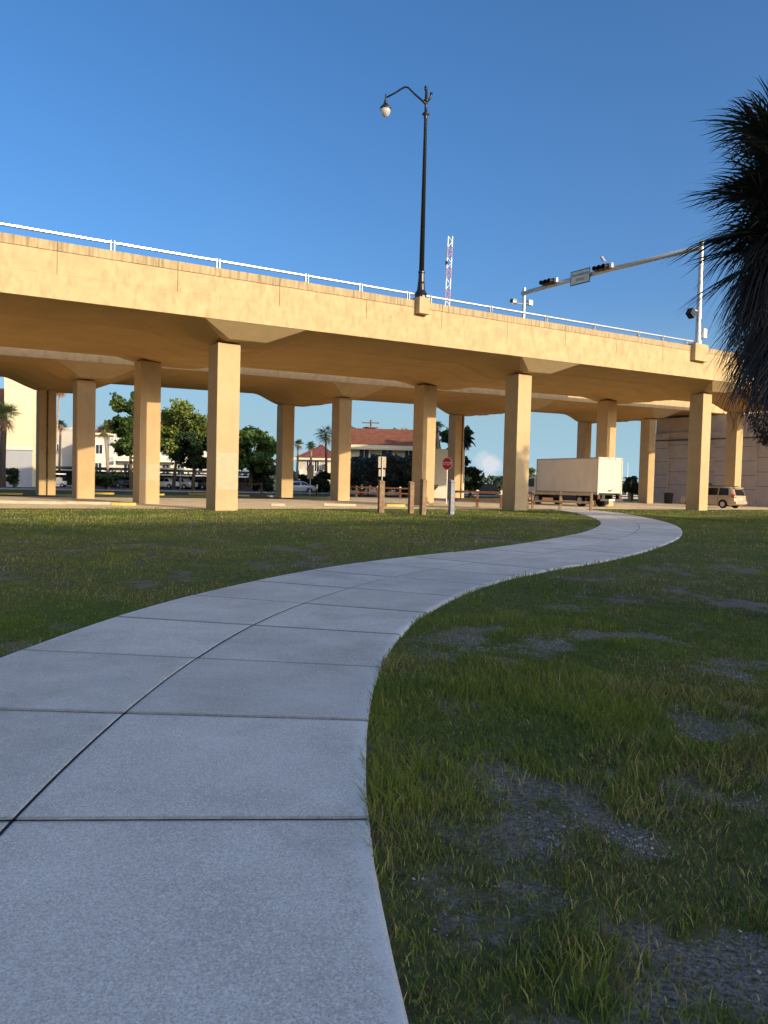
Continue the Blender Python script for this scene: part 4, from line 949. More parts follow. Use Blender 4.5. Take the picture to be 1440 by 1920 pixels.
cpt = thing('carport', 'long dark flat-roofed carport with a thin white edge', 'carport', (at(300,900,104).x, 104, 0), R(3))
k = 104/FPX
b = MB(); b.box(-15.5,-2.6,2.28,13.2,3.2,2.62); b.build('roof', M_darkw, cpt)
b = MB(); b.box(-1.5,-2.68,2.55,13.2,-2.605,2.75); b.box(-1.5,-2.68,1.72,13.2,-2.605,1.92); b.build('white_trim', M_white, cpt)
for x in (-15,-10.5,-6,-1.5,3.2,8,13):
    b = MB(); b.box(x-.08,-2.4,0,x+.08,-2.24,2.28); b.build('support_post', M_galv, cpt)
    b = MB(); b.box(x-.08,2.8,0,x+.08,2.96,2.28); b.build('support_post', M_galv, cpt)
b = MB(); b.box(-15.4,3.0,0,13.1,3.15,2.1); b.build('back_wall', mat('dark_carport_wall', (.09,.095,.10), .9), cpt)
ub = at(107, 885, 92); uc = thing('utility_cart', 'small white utility cart left of the second column row', 'cart', (ub.x, 92, .006), R(10))
b = MB(); b.box(-.9,-.6,1.5,.9,.6,1.66); b.build('roof', M_white, uc, bevel=.04)
b = MB(); b.box(-1.0,-.6,.3,1.0,.6,.75); b.box(.0,-.55,.75,.5,.55,1.15); b.build('body', M_white, uc, bevel=.05)
b = MB()
for x in (-.85,.8):
    for y in (-.55,.55): b.tube([(x,y,.7),(x,y,1.5)], .03, 6)
b.build('roof_posts', M_blk, uc)
for x in (-.7,.7):
    for sgn in (1,-1): wheel(uc, (x, sgn*.55, .25), .25, .15, sgn)

# ------------------------------------------------------------------ buildings
def building(label, origin, rz, size, wallm, roof, roofm, windows, group=None):
    """origin at the front left base corner; windows: (x0,z0,x1,z1) on the front, y=0 faces the camera"""
    w, dp, h = size; t_ = thing('building', label, 'building', origin, rz, group)
    b = MB(); b.box(0,0,-.2,w,dp,h); b.build('wall', wallm, t_)
    b = MB(); o_ = .6
    if roof == 'hip':
        r_ = min(dp*.32, 2.6); b.add([(-o_,-o_,h),(w+o_,-o_,h),(w+o_,dp+o_,h),(-o_,dp+o_,h),(dp*.45,dp/2,h+r_),(w-dp*.45,dp/2,h+r_)], ((0,1,5,4),(1,2,5),(2,3,4,5),(3,0,4),(0,3,2,1)))
    elif roof == 'gable':
        r_ = dp*.28; b.add([(-o_,-o_,h),(w+o_,-o_,h),(w+o_,dp+o_,h),(-o_,dp+o_,h),(-o_,dp/2,h+r_),(w+o_,dp/2,h+r_)], ((0,1,5,4),(1,2,5),(2,3,4,5),(3,0,4),(0,3,2,1)))
    elif roof == 'front_gable':
        r_ = w*.25; b.add([(-o_,-o_,h),(w+o_,-o_,h),(w+o_,dp+o_,h),(-o_,dp+o_,h),(w/2,-o_,h+r_),(w/2,dp+o_,h+r_)], ((0,1,4),(1,2,5,4),(2,3,5),(3,0,4,5),(0,3,2,1)))
    else:
        b.box(-.15,-.15,h,w+.15,dp+.15,h+.45)
    b.build('roof', roofm, t_)
    if roof in ('hip', 'gable'):
        f = MB(); f.box(-o_-.02,-o_-.08,h-.28,w+o_+.02,-o_-.02,h+.06); f.build('fascia_board', M_cream, t_)
    for x0, z0, x1, z1 in windows:
        f = MB(); e = .09
        f.box(x0-e,-.05,z0-e,x1+e,-.003,z0); f.box(x0-e,-.05,z1,x1+e,-.003,z1+e); f.box(x0-e,-.05,z0,x0,-.003,z1); f.box(x1,-.05,z0,x1+e,-.003,z1); f.box((x0+x1)/2-.03,-.045,z0,(x0+x1)/2+.03,-.012,z1)
        fr = f.build('window', M_white, t_); g_ = MB(); g_.box(x0,-.011,z0,x1,-.004,z1); g_.build('pane', M_wing, fr)
    return t_
def bpx(px, pybase, Y): return Vector((at(px, pybase, Y).x, Y, 0))
# cream tower on the left edge
o = bpx(7, 905, 86)
t1 = building('tall cream stucco building at the left edge with an orange tiled wing', o, R(8), (3.05,9,13.5), M_cream, 'flat', M_cream, [])
b = MB(); b.box(-.12,-.16,4.15,3.2,-.004,4.5); b.build('ledge', M_whst, t1)
b = MB(); b.box(.03,-.012,-.1,3.02,-.004,4.148); b.build('lower_wall', mat('grey_stucco', (.42,.42,.44), .9, .06, 1.0), t1)  # thin panel, greyer than the cream wall above the ledge
b = MB(); b.box(-6,1.2,-.2,-.01,8,7.4); b.build('wing_wall', M_grst, t1)
b = MB(); b.add([(-6.3,.4,7.4),(.0,.4,7.4),(.0,8.4,11.8),(-6.3,8.4,11.8),(-6.3,8.4,7.4),(.0,8.4,7.4)], ((0,1,2,3),(0,3,4),(1,5,2),(4,3,2,5),(0,4,5,1))); b.build('wing_roof', M_terr2, t1)
b = MB(); b.box(-3.2,1.0,0,-.5,1.19,3.0); b.build('garage_door', M_darkw, t1)
b = MB(); b.box(-3.6,.1,3.0,.0,1.2,4.6); b.build('awning', M_terra, t1)
building('plain beige gabled building between the two left rear columns', bpx(86, 900, 128), R(6), (5.2,8,9.0), M_grst, 'flat', M_grst, [(1.4,5.4,2.0,6.6)])
# condo block with balconies
o = bpx(172, 900, 122); cw = 21
t2 = building('white balconied condominium block with terracotta roof behind the palms', o, R(4), (cw,9,8.2), M_whst, 'hip', M_terra,
              [(.6,5.0,1.6,6.4),(.5,2.1,1.5,3.5),(4.6,5.0,5.8,6.9),(6.4,5.0,7.4,6.9),(8.8,4.9,10.0,6.6),(10.9,4.9,12.1,6.6),(13.2,4.9,14.4,6.6),(15.8,4.9,17,6.6),(18,4.9,19.2,6.6),(5,1.8,6,3.4),(8.8,1.8,10,3.5),(11,1.8,12,3.5),(13.2,1.8,14.4,3.5),(16,1.8,17,3.5)])
for x0, z in ((3.8,3.9),(3.8,6.9),(9,3.9),(14.5,3.9)):
    b = MB(); b.box(x0,-1.6,z,x0+4.4,-.01,z+.18); bl = b.build('balcony', M_whst, t2)
    b = MB(); b.box(x0,-1.6,z+1.05,x0+4.4,-1.54,z+1.12)
    for q_ in range(23): b.box(x0+q_*.2-.0,-1.59,z+.18,x0+q_*.2+.035,-1.555,z+1.05)
    b.build('railing', M_white, bl)
for x0 in (3.8, 8.1, 13.4, 18.7):
    b = MB(); b.box(x0,-1.55,-.1,x0+.22,-1.33,8.1); b.build('balcony_pillar', M_whst, t2)
t3 = building('small red-roofed house with white arched end wall between the middle columns', bpx(557, 900, 132), R(-4), (6.8,8,5.4), M_grst, 'hip', mat('dull_red_tile', (.20,.062,.05), .85, .3, 1.5), [(1.6,3.2,2.3,5.0),(3.0,3.2,3.7,5.0)])
b = MB(); b.box(.6,-1.3,2.4,4.8,-.01,2.62); b.box(.6,-1.3,2.62,.7,-.01,3.4); b.box(4.7,-1.3,2.62,4.8,-.01,3.4); b.build('balcony', M_whst, t3)
b = MB(); b.box(5.0,-1.2,-.1,8.4,-.02,4.6); aw = b.build('end_wall', M_cream, t3)
b = MB(); b.box(6.0,-1.25,1.4,6.7,-1.205,2.8); b.build('window', M_wing, t3)
# long tiled house
Yh = 100; o = bpx(654, 905, Yh); k = Yh/FPX; hw_ = (821-654)*k
t4 = building('long cream two storey house with a red tile roof behind dark shrubs', o, R(1), (hw_-.4,9,6.3), M_cream, 'gable', M_terra,
              [(1.3,4.5,2.5,5.8),(4.2,4.5,5.6,5.8),(7.2,4.5,8.2,5.8),(1.5,1.2,2.6,2.6),(5.2,1.2,6.4,2.6)])
b = MB(); b.box(-.6,-.85,5.75,hw_+.2,-.62,6.03); b.build('gutter', M_cream, t4)
gw = at(833, 905, 84); wl = thing('white_wall', 'blank white stucco wall end in shade left of the stop sign', 'wall', (gw.x, 84, 0), R(5))
b = MB(); b.box(-1.25,0,-.1,2.2,7,5.2); b.build('wall', M_whst, wl); b = MB(); b.box(-1.3,-.06,5.2,2.25,7.05,5.35); b.build('wall_cap', M_whst, wl)
hg = at(912, 910, 120); hd_ = thing('screen_wall', 'low dark screen wall right of the drooping palm', 'wall', (hg.x, 120, 0)); b = MB(); b.box(-1.6,0,-.1,1.6,.4,1.65); b.box(-1.7,-.05,1.65,1.7,.45,1.75); b.build('wall', M_darkw, hd_)
br_ = at(994, 915, 76); bw_ = thing('brown_shed', 'low brown shed roof showing left of the box truck', 'shed', (br_.x, 76, 0)); b = MB(); b.box(-1.4,0,-.1,3.2,3,1.35); b.build('wall', M_woodd, bw_); b = MB(); b.add([(-1.6,-.3,1.35),(3.4,-.3,1.35),(3.4,3.3,1.35),(-1.6,3.3,1.35),(-1.6,1.5,1.9),(3.4,1.5,1.9)], ((0,1,5,4),(1,2,5),(2,3,4,5),(3,0,4),(0,3,2,1))); b.build('roof', mat('dull_brown_roof', (.20,.12,.09), .9), bw_)
up = at(695, 800, 118); pl_ = thing('utility_pole', 'wooden utility pole with crossarms above the tile roof', 'utility pole', (up.x, 118, 0))
zt = at(695, 787, 118).z
b = MB(); b.tube([(0,0,0),(0,0,zt)], [.17,.12], 8); b.build('pole', M_bark, pl_)
b = MB(); b.box(-1.3,-.06,zt-.55,1.3,.06,zt-.40); b.box(-.9,-.9,zt-1.3,.9,.9,zt-1.15, Matrix.Rotation(R(25),4,'Z')); b.build('crossarm', M_bark, pl_)
b = MB()
for x in (-1.2,-.6,.6,1.2): b.tube([(x,0,zt-.4),(x,0,zt-.15)], .06, 6)
b.build('insulators', M_galv, pl_)
mp = at(1176, 905, 210); ms_ = thing('boat_mast', 'thin white sailboat mast right of the truck', 'mast', (mp.x, 210, 0)); b = MB(); b.tube([(0,0,0),(0,0,at(1176,868,210).z)], [.14,.08], 8); b.build('mast', M_white, ms_); b = MB(); b.tube([(-1.2,0,3.2),(1.2,0,3.2)], .06, 6); b.build('spreader', M_white, ms_)
mp = at(1164, 905, 230)

# ------------------------------------------------------------------ trees
def leafcloud(name, blobs, n, size, c1, c2, parent, flat=1.0, loc=None, shell=.55):
    Ps, Cs = [], []
    vol = np.array([b_[3]*b_[4]*b_[5] for b_ in blobs])**.72; cnt = np.maximum(40, (n*vol/vol.sum())).astype(int)
    for (x, y, z, rx, ry, rz_), m in zip(blobs, cnt):
        d = RNG.normal(0,1,(m,3)); d /= np.linalg.norm(d,axis=1)[:,None]; r = shell+(1.08-shell)*RNG.uniform(0,1,(m,1))**.8; 
        lump = 1+.22*np.sin(d[:,:1]*5+x*3)+.18*np.sin(d[:,2:]*6+y*2)
        far_ = RNG.uniform(0,1,(m,1)) < .10; r = np.where(far_, r*RNG.uniform(1.0,1.45,(m,1)), r); Ps.append(d*r*lump*np.array([rx,ry,rz_])+np.array([x,y,z])); t_ = RNG.uniform(0,1,(m,1)); tone = RNG.uniform(.75,1.25)
        Cs.append((np.array(c1)*(1-t_)+np.array(c2)*t_)*tone*1.75*RNG.uniform(.7,1.25,(m,1)))
    P, C_ = np.concatenate(Ps), np.concatenate(Cs); V, F, S, C_ = quads(P, size, C_, flat)
    return np_mesh(name, V, F, S, M_leaf, parent, tint=C_)
def tree(label, px, pyb, Y, x0, x1, y0, y1, name='broadleaf_tree', c1=(.025,.055,.014), c2=(.085,.115,.028), n=6000, size=.22, seed=1, nb=15, trunk_r=.25, gap=0.0, group='trees beyond the overpass', bottom=None):
    """crown filling the photo box x0..x1, y0..y1 at depth Y; trunk foot at column px"""
    rnd = random.Random(seed); f = at(px, 900, Y); t_ = thing(name, label, 'tree', (f.x, Y, 0), 0, group); k = Y/FPX
    L = at(x0, (y0+y1)/2, Y).x-f.x; Rr = at(x1, (y0+y1)/2, Y).x-f.x; zt = at(px, y0, Y).z; zb = max(.3, at(px, y1, Y).z); cx = (L+Rr)/2; rx = (Rr-L)/2; cz = (zt+zb)/2; rz_ = (zt-zb)/2
    blobs = []
    for i in range(nb):
        a_ = rnd.uniform(0, 2*PI); sh_ = name == 'shrub'; e = rnd.uniform(-1, 1); q_ = rnd.uniform(.15, .75) if sh_ else rnd.uniform(.35, .88); s_ = rnd.uniform(.26,.44) if sh_ else rnd.uniform(.20,.36)
        blobs.append((cx+rx*q_*math.cos(a_)*math.sqrt(max(.15,1-e*e*.6)), rx*.8*q_*math.sin(a_), cz+rz_*e*(.85 if sh_ else .74), rx*s_, rx*s_, (rz_*s_*rnd.uniform(.9,1.2) if sh_ else min(rz_,rx)*s_*rnd.uniform(.65,.95))))
    leafcloud('crown', blobs, n, size, c1, c2, t_, .8)
    b = MB(); top = cz-rz_*.2; b.tube([(0,0,-.2),(cx*.2,0,top*.35),(cx*.55,0,top*.75),(cx*.8,0,top)], [trunk_r,trunk_r*.8,trunk_r*.6,trunk_r*.4], 8)
    for bl in blobs[:7]: b.tube([(cx*.5,0,top*.7),((cx*.5+bl[0])/2,bl[1]*.4,(top*.7+bl[2])/2+.2),(bl[0],bl[1],bl[2])], [trunk_r*.42,trunk_r*.28,trunk_r*.1], 6)
    b.build('trunk', M_bark, t_); return t_
def strip(Vs, Fs, Cs, pts, wid, wdir, col):
    o = sum(len(v) for v in Vs); n = len(pts); vs = []
    for i, p_ in enumerate(pts): vs += [np.array(p_)-np.array(wdir)*wid[i], np.array(p_)+np.array(wdir)*wid[i]]
    Vs.append(np.array(vs)); Cs.append(np.tile(np.array(col), (2*n,1)))
    for i in range(n-1): Fs.append((o+2*i, o+2*i+1, o+2*i+3, o+2*i+2))
def fan_frond(A, base, az, el, pet, rad, nseg, droop, w, col, rnd, pts=5, spread=2.3, fold=.3):
    """a palmate frond: petiole, then leaflets radiating from its tip and drooping"""
    Vs, Fs, Cs = A; d = Vector((math.cos(az)*math.cos(el), math.sin(az)*math.cos(el), math.sin(el)))
    s = Vector((-math.sin(az), math.cos(az), 0)); up = s.cross(d)*-1
    base = Vector(base); tip = base+d*pet-Vector((0,0,droop*pet*.25))
    strip(Vs, Fs, Cs, [base, base+d*pet*.5-Vector((0,0,droop*pet*.06)), tip], [w*1.1,w*.9,w*.7], s, [c_*.9 for c_ in col])
    for i in range(nseg):
        th = -spread+2*spread*i/(nseg-1)+rnd.uniform(-.04,.04); L = rad*(.62+.38*math.cos(th*.55))*rnd.uniform(.85,1.1)
        dd = d*math.cos(th)+s*math.sin(th)+up*fold*abs(math.sin(th)); dd.normalize()
        side = dd.cross(up).normalized()*.8+up*rnd.uniform(-.5,.5)
        pp_ = [tip+dd*L*t_-Vector((0,0,1))*droop*L*(t_**2.1)*rnd.uniform(.9,1.15) for t_ in [j/(pts-1) for j in range(pts)]]
        ww = [w*(.5+.5*min(1,t_*5))*(1-t_)**.6+.0008 for t_ in [j/(pts-1) for j in range(pts)]]
        cv = rnd.uniform(.7,1.25); strip(Vs, Fs, Cs, pp_, ww, side, [c_*cv for c_ in col])
def feather(A, base, az, el, L, droop, nl, ll, w, col, rnd):
    Vs, Fs, Cs = A; base = Vector(base); pts = []; n = 7
    for j in range(n):
        t_ = j/(n-1); pts.append(base+Vector((math.cos(az),math.sin(az),0))*L*math.cos(el)*t_*(1-.15*t_*droop)+Vector((0,0,1))*(L*math.sin(el)*t_-droop*L*.55*t_*t_))
    s = Vector((-math.sin(az), math.cos(az), 0)); strip(Vs, Fs, Cs, pts, [w*1.2*(1-.7*j/(n-1)) for j in range(n)], s, col)
    for i in range(nl):
        t_ = .12+.88*i/nl; j = min(n-2, int(t_*(n-1))); u = t_*(n-1)-j; p_ = pts[j].lerp(pts[j+1], u); tg = (pts[j+1]-pts[j]).normalized()
        for sg_ in (-1, 1):
            d = (s*sg_*.8+tg*.55+Vector((0,0,-.15))).normalized(); l_ = ll*(1-.55*t_**2)*rnd.uniform(.8,1.1); cv = rnd.uniform(.7,1.25)
            q_ = [p_, p_+d*l_*.5-Vector((0,0,.12*l_)), p_+d*l_*.92-Vector((0,0,.5*l_))]
            strip(Vs, Fs, Cs, q_, [w,w*.9,w*.1], tg, [c_*cv for c_ in col])
def arr_build(A, name, parent, m=None):
    V = np.concatenate(A[0]); C_ = np.concatenate(A[2]); F = np.array(A[1]).ravel(); return np_mesh(name, V, F, np.full(len(A[1]), 4), m or M_frond, parent, tint=C_)
def palm(label, pxf, pxc, pyc, Y, rpx, kind='fan', dead=8, live=26, col=(.055,.09,.028), deadc=(.22,.15,.08), seed=1, bark=None, trunk_r=.16, nseg=15, lw=.035, bend=0.0):
    """trunk foot at column pxf, crown centre at (pxc,pyc), crown radius rpx in photo pixels"""
    rnd = random.Random(seed); k = Y/FPX; f = at(pxf, 900, Y); c = at(pxc, pyc, Y); r_ = rpx*k; c = Vector((c.x-f.x, 0, c.z))
    t_ = thing('palm_tree', label, 'palm tree', (f.x, Y, 0), 0, 'palms beyond the overpass')
    b = MB(); b.tube([(0,0,-.1),(c.x*.15+bend*.6,0,c.z*.35),(c.x*.6+bend,0,c.z*.7),(c.x,0,c.z)], [trunk_r*1.25,trunk_r,trunk_r*.95,trunk_r*.9], 8); b.build('trunk', bark or M_palmbark, t_)
    A = ([], [], [])
    for i in range(live):
        az = i*2.399+rnd.uniform(-.2,.2); el = R(rnd.uniform(-25,75))
        if kind == 'fan': fan_frond(A, c, az, el, r_*.48, r_*.62, nseg, rnd.uniform(.25,.7), lw, [x*rnd.uniform(.7,1.3) for x in col], rnd, 4)
        else: feather(A, c, az, R(rnd.uniform(0,65)), r_*1.25, rnd.uniform(.9,1.5), 16, r_*.34, lw, [x*rnd.uniform(.7,1.3) for x in col], rnd)
    arr_build(A, 'crown', t_)
    if dead:
        A = ([], [], [])
        for i in range(dead):
            az = i*2.399+.5; fan_frond(A, c-Vector((0,0,r_*.08)), az, R(rnd.uniform(-75,-30)), r_*.4, r_*.5, 10, .5, lw, [x*rnd.uniform(.6,1.2) for x in deadc], rnd, 4)
        arr_build(A, 'dead_fronds', t_)
    return t_
palm('bushy fan palm in front of the cream tower at the left edge', 4, 8, 776, 74, 36, dead=22, live=40, seed=3, col=(.075,.105,.03), trunk_r=.3, bark=M_bark)
palm('slender pink-trunked fan palm between the two left rear columns', 111, 114, 796, 104, 14, dead=8, seed=4, bark=mat('pinkish_palm_bark', (.40,.25,.18), .9, .2, 4.0), trunk_r=.17)
palm('very tall palm whose orange dead fronds just show under the far deck edge', 101, 113, 728, 96, 17, dead=22, live=12, seed=5, deadc=(.40,.16,.06), trunk_r=.12)
palm('leaning fan palm before the white balconied condominium', 203, 196, 806, 92, 20, dead=12, seed=6, col=(.085,.10,.035), deadc=(.25,.20,.10), trunk_r=.15)
palm('dark fan palm beside the red-roofed house', 612, 611, 812, 98, 25, dead=14, seed=8, col=(.035,.06,.022), deadc=(.10,.08,.05), bark=M_bark)
palm('small fan palm with brown skirt over the red roof', 583, 583, 835, 104, 12, dead=10, seed=9, deadc=(.28,.14,.06))
palm('small palm at the left side of the red-roofed house', 556, 560, 832, 108, 12, dead=8, seed=19, deadc=(.20,.10,.06))
palm('fan palm peeking out right of the middle column above the house', 822, 820, 800, 96, 17, dead=5, seed=10, col=(.05,.09,.03))
palm('dark drooping feather palm behind the stop sign', 868, 868, 826, 88, 27, kind='feather', dead=0, live=24, seed=12, col=(.016,.032,.020), lw=.07, bark=M_bark)
palm('yellow green fan palm left of the box truck', 992, 996, 886, 72, 14, dead=4, seed=13, col=(.10,.12,.03))
palm('small dark palm right of the box truck', 1181, 1183, 899, 92, 17, kind='feather', dead=0, live=22, seed=14, col=(.02,.04,.03), lw=.05)
tree('tall dark leafy tree behind the patched column', 246, 905, 94, 196, 290, 726, 880, seed=21, n=9000, nb=26, c1=(.02,.045,.012), c2=(.06,.085,.02), size=.26)
tree('sunlit olive green tree left of the tall front column', 325, 905, 98, 284, 398, 752, 862, seed=22, n=8500, nb=24, c1=(.045,.07,.016), c2=(.13,.15,.03), size=.24)
tree('low dark spreading tree in front of the condominium', 362, 905, 90, 322, 410, 812, 884, seed=23, n=7000, nb=20, c1=(.014,.03,.012), c2=(.035,.055,.018), size=.2)
tree('glossy broad-leaved tree just right of the tall front column', 470, 905, 90, 425, 516, 800, 888, seed=24, n=6500, nb=20, c1=(.03,.065,.015), c2=(.10,.15,.04), size=.32)
tree('dark rounded shrub mass beneath the glossy tree', 498, 908, 92, 452, 536, 850, 915, 'shrub', seed=25, n=5000, nb=10, c1=(.012,.024,.01), c2=(.03,.045,.016), size=.2)
tree('small yellow green tree at the slim middle column', 523, 900, 118, 506, 540, 826, 880, seed=26, n=2600, nb=7, c1=(.08,.10,.02), c2=(.18,.17,.04), size=.22)
tree('low dark hedge in front of the small red-roofed house', 590, 912, 94, 548, 628, 884, 918, 'shrub', seed=27, n=5000, nb=12, c1=(.01,.018,.01), c2=(.025,.04,.016), size=.17)
for i, (x0, x1, y0, y1, lab) in enumerate(((645,712,862,914,'dark grey green shrub at the left end of the tile-roofed house'),(682,750,856,914,'tallest dark shrub in front of the tile-roofed house'),(720,795,860,914,'dark shrub against the middle column in front of the house'))):
    tree(lab, (x0+x1)/2, 912, 86, x0, x1, y0, y1, 'shrub', seed=30+i, n=9500, nb=30, c1=(.024,.034,.030), c2=(.085,.105,.092), size=.2)
tree('low black bushes along the foot of the shaded house wall', 780, 920, 84, 735, 815, 896, 922, 'shrub', seed=36, n=3600, nb=12, c1=(.01,.016,.01), c2=(.025,.035,.016), size=.16)
tree('round treetop showing above the left of the tile roof', 664, 900, 135, 640, 700, 796, 850, seed=37, n=2600, nb=8, c1=(.05,.07,.02), c2=(.10,.12,.03), size=.24)
tree('sparse treetop showing above the right of the tile roof', 752, 900, 140, 716, 790, 792, 860, seed=38, n=1900, nb=10, c1=(.06,.08,.025), c2=(.12,.13,.04), size=.24)
tree('dark tree behind the far rear column beside the drooping palm', 866, 905, 98, 826, 892, 784, 880, seed=39, n=5200, nb=13, c1=(.012,.028,.012), c2=(.035,.06,.025), size=.24)
tree('dark bushes at the foot of the drooping palm', 882, 918, 94, 858, 908, 878, 918, 'shrub', seed=40, n=3600, nb=9, c1=(.012,.022,.01), c2=(.03,.045,.018), size=.16)
tree('low shrubs in front of the carport and palm trunk', 200, 912, 88, 150, 246, 886, 914, 'shrub', seed=41, n=4200, nb=12, c1=(.02,.035,.014), c2=(.05,.07,.025), size=.15)
tree('dark bush at the foot of the cream tower', 28, 905, 82, 12, 44, 878, 906, 'shrub', seed=42, n=2600, nb=8, c1=(.018,.03,.012), c2=(.045,.06,.022), size=.15)
tree('dark shrubs right of the truck at the foot of the small palm', 1186, 925, 92, 1166, 1206, 904, 930, 'shrub', seed=43, n=2400, nb=8, c1=(.012,.024,.014), c2=(.03,.045,.02), size=.16)
tree('low bright shrub left of the truck', 935, 918, 130, 922, 950, 908, 920, 'shrub', seed=44, n=1500, nb=6, c1=(.05,.075,.02), c2=(.10,.12,.03), size=.16)
# the far shore
V, F, S, C_ = [], [], [], []
n = 9000; x = RNG.uniform(-420, 420, n); P = np.stack([x, 460+RNG.uniform(-15,15,n), RNG.uniform(0,1,n)*(5+4*fbm(x*.05, x*0+3, 5, 3))], -1)
c = np.array([.05,.075,.05])*RNG.uniform(.6,1.4,(n,1)); V, F, S, C_ = quads(P, 1.8, c, 1.0)
fs_ = np_mesh('far_woodland', V, F, S, M_leaf, tint=C_); tag(fs_, 'low hazy green line of trees along the far shore', 'woodland', kind='stuff')

# ------------------------------------------------------------------ foreground palm at the right edge
rnd = random.Random(77); PY = 9.0; pf = at(1484, 900, PY)
fp = thing('palm_tree', 'large dark fan palm with a hanging dead skirt at the right edge, close by', 'palm tree', (pf.x, PY, 0))
def pz(py): return at(1480, py, PY).z
b = MB(); b.tube([(.45,0,-.2),(.34,0,1.2),(.15,0,2.8),(0,0,pz(330))], [.26,.21,.2,.2], 12); b.build('trunk', M_bark, fp)
A = ([], [], []); cz = pz(330)
for i in range(34):
    az = i*2.399; el = R(rnd.uniform(-30,70)); g_ = rnd.uniform(.6,1.2)
    fan_frond(A, (0,0,cz-rnd.uniform(0,.35)), az, el, rnd.uniform(.40,.62), rnd.uniform(.72,.92), 38, rnd.uniform(.12,.40), .019, [.030*g_,.036*g_,.018*g_], rnd, 6, 2.3)
# big stiff fans reaching into the picture on the left
for az, el, z, q_ in ((R(190),R(16),pz(398),1),(R(176),R(-6),pz(415),1.05),(R(205),R(0),pz(445),1),(R(168),R(22),pz(392),.95),(R(185),R(-24),pz(455),1),(R(185),R(38),pz(330),1),(R(200),R(28),pz(300),.95),(R(172),R(30),pz(280),.95),(R(190),R(48),pz(300),.9),(R(180),R(4),pz(470),.9)):
    fan_frond(A, (0,0,z), az, el, .58*q_, .92*q_, 46, .30, .018, [.026,.030,.016], rnd, 6, 2.25, .2)
arr_build(A, 'crown', fp)
A = ([], [], [])
for i in range(140):                  # dead skirt: collapsed fronds hanging along the trunk
    az = i*2.399+rnd.uniform(-.3,.3); z = rnd.uniform(pz(575), pz(335)); g_ = rnd.uniform(.4,1.2); lo_ = (z-pz(575))/(pz(335)-pz(575))
    fan_frond(A, (math.cos(az)*.15,math.sin(az)*.15,z), az, R(rnd.uniform(-78,-58+24*lo_)), rnd.uniform(.38,.60), rnd.uniform(.5,.80), 22, rnd.uniform(.4,.9), .013, [.085*g_,.070*g_,.056*g_], rnd, 6, 1.2)
arr_build(A, 'dead_skirt', fp)
A = ([], [], [])
for i in range(15):                   # old flower stalks: fine branched strings
    az = rnd.uniform(PI*.6, PI*1.4); z0 = rnd.uniform(pz(600), pz(430)) if i < 11 else pz(300); r_ = rnd.uniform(.35,.75)
    p0 = Vector((0,0,z0)); p1 = Vector((math.cos(az)*r_, math.sin(az)*r_, z0-rnd.uniform(.05,.4)+(0 if i < 11 else 1.0))); p2 = p1+Vector((math.cos(az)*.25, math.sin(az)*.25, -rnd.uniform(.6,1.15)+(0 if i < 11 else .75)))
    for j in range(46):
        t_ = rnd.uniform(.1,1); q0 = p0.lerp(p1, min(1,t_*1.6)) if t_ < .6 else p1.lerp(p2, (t_-.6)/.4); dv = Vector((rnd.uniform(-1,1),rnd.uniform(-1,1),rnd.uniform(-1.2,.3)))*rnd.uniform(.06,.2)
        strip(*A, [q0, q0+dv*.5, q0+dv+Vector((0,0,-.06)), q0+dv*1.25+Vector((0,0,-.16))], [.004,.0035,.003,.002], (rnd.uniform(-1,1),.3,.5), [.06,.045,.032])
    for wv in ((0,1,.2),(.6,.3,.8)): strip(*A, [p0, p0.lerp(p1,.5)+Vector((0,0,.08)), p1, p1.lerp(p2,.5)+Vector((0,0,-.02)), p2], [.010,.009,.008,.006,.003], wv, [.09,.072,.05])
arr_build(A, 'flower_stalks', fp)
A = ([], [], [])
cx = at(1428, 760, PY).x-pf.x
for i in range(2600):                 # hanging fruit cluster low on the skirt
    t_ = rnd.random(); r_ = .34*(.35+.65*math.sin(PI*min(1,t_*1.05)))*math.sqrt(rnd.random()); a_ = rnd.uniform(0,2*PI)
    p_ = Vector((cx+.10+r_*math.cos(a_), r_*math.sin(a_), pz(655)+(pz(830)-pz(655))*t_)); dv = Vector((rnd.uniform(-1,1),rnd.uniform(-1,1),rnd.uniform(-1.5,.2)))*.022
    strip(*A, [p_, p_+dv, p_+dv*2], [.006,.007,.003], (rnd.uniform(-1,1),rnd.uniform(-1,1),.4), [.085*rnd.uniform(.5,1.4),.058,.042])
strip(*A, [(0,0,pz(560)),(cx*.6,0,pz(600)),(cx+.1,0,pz(700)),(cx+.1,0,pz(820))], [.02,.018,.014,.006], (0,1,0), [.06,.045,.03])
arr_build(A, 'fruit_cluster', fp)

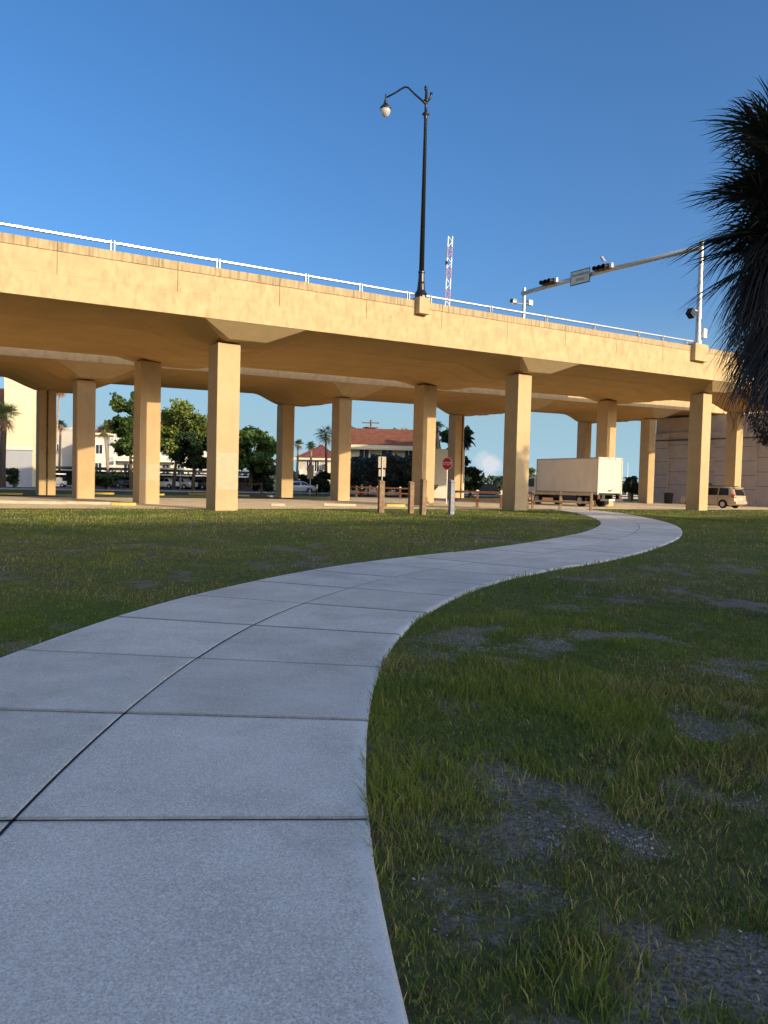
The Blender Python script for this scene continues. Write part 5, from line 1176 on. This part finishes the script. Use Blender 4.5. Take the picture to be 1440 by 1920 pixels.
# ------------------------------------------------------------------ unseen block and trees added behind the camera to shade the lawn
bs = BW(-8, -124.8)
blk = building('long cream block added out of view behind the camera to shade the lawn', bs, ANG, (80,12,29), M_cream, 'flat', M_cream, [])
rnd = random.Random(5)
for i, (s, h, w) in enumerate(((-31,13.7,4.5),(-14,13.5,2.6),(-5,14.3,3.5),(8,13.5,4.5),(21,14.2,3.0),(33,13.9,3.5),(46,14.6,4.5),(58,13.9,4.0))):  # added crowns break up the straight edge of the block's shadow
    f = BW(s, -56.5); t_ = thing('broadleaf_tree', 'leafy tree added out of view behind the camera to roughen the shade edge', 'tree', (f.x, f.y, 0), 0, 'trees added behind the camera')
    bl = [(rnd.uniform(-w,w)*.6, rnd.uniform(-w,w)*.6, h-2-rnd.uniform(0,3.5), w*.45, w*.45, 1.7) for _ in range(8)]
    leafcloud('crown', bl, 3500, .3, (.03,.06,.015), (.08,.11,.03), t_, .8)
    b = MB(); b.tube([(0,0,-.2),(0,0,h-3)], [.3,.15], 8); b.build('trunk', M_bark, t_)
f = BW(BL, 0)+Vector((math.sin(SUN_AZ), -math.cos(SUN_AZ), 0))*34
t_ = thing('broadleaf_tree', 'round leafy tree outside the picture on the right, shading the second front column', 'tree', (f.x, f.y, 0), 0, 'trees right of the lawn')
leafcloud('crown', [(rnd.uniform(-1.3,1.3), rnd.uniform(-1.3,1.3), zc_, 1.25, 1.25, 1.1) for zc_ in (7.0,8.0,8.8,9.6,10.3,10.9,11.4,11.9)], 5200, .3, (.03,.06,.015), (.08,.11,.03), t_, .8, shell=.1)
b = MB(); b.tube([(0,0,-.2),(0,0,6)], [.3,.15], 8); b.build('trunk', M_bark, t_)
# palms to the right whose fronds dapple the second front column
pc = BW(BL, 0, 0)
for q_, (dist, side, zz_) in enumerate(((34, .35, 3.2),(36, -.5, 1.6))):
    f = pc+Vector((math.sin(SUN_AZ), -math.cos(SUN_AZ), 0))*dist+Vector((math.cos(SUN_AZ), math.sin(SUN_AZ), 0))*side
    t_ = thing('palm_tree', 'fan palm outside the picture on the right, shading the second front column', 'palm tree', (f.x, f.y, 0), 0, 'palms right of the lawn')
    hz = zz_+dist*math.tan(SUN_EL); b = MB(); b.tube([(0,0,-.1),(.1,0,hz*.5),(0,0,hz)], [.2,.17,.17], 8); b.build('trunk', M_palmbark, t_); A = ([], [], [])
    for i in range(22): fan_frond(A, (0,0,hz), i*2.399, R(rnd.uniform(-60,60)), .8, .95, 16, .5, .03, [.05,.08,.025], rnd, 4)
    arr_build(A, 'crown', t_)
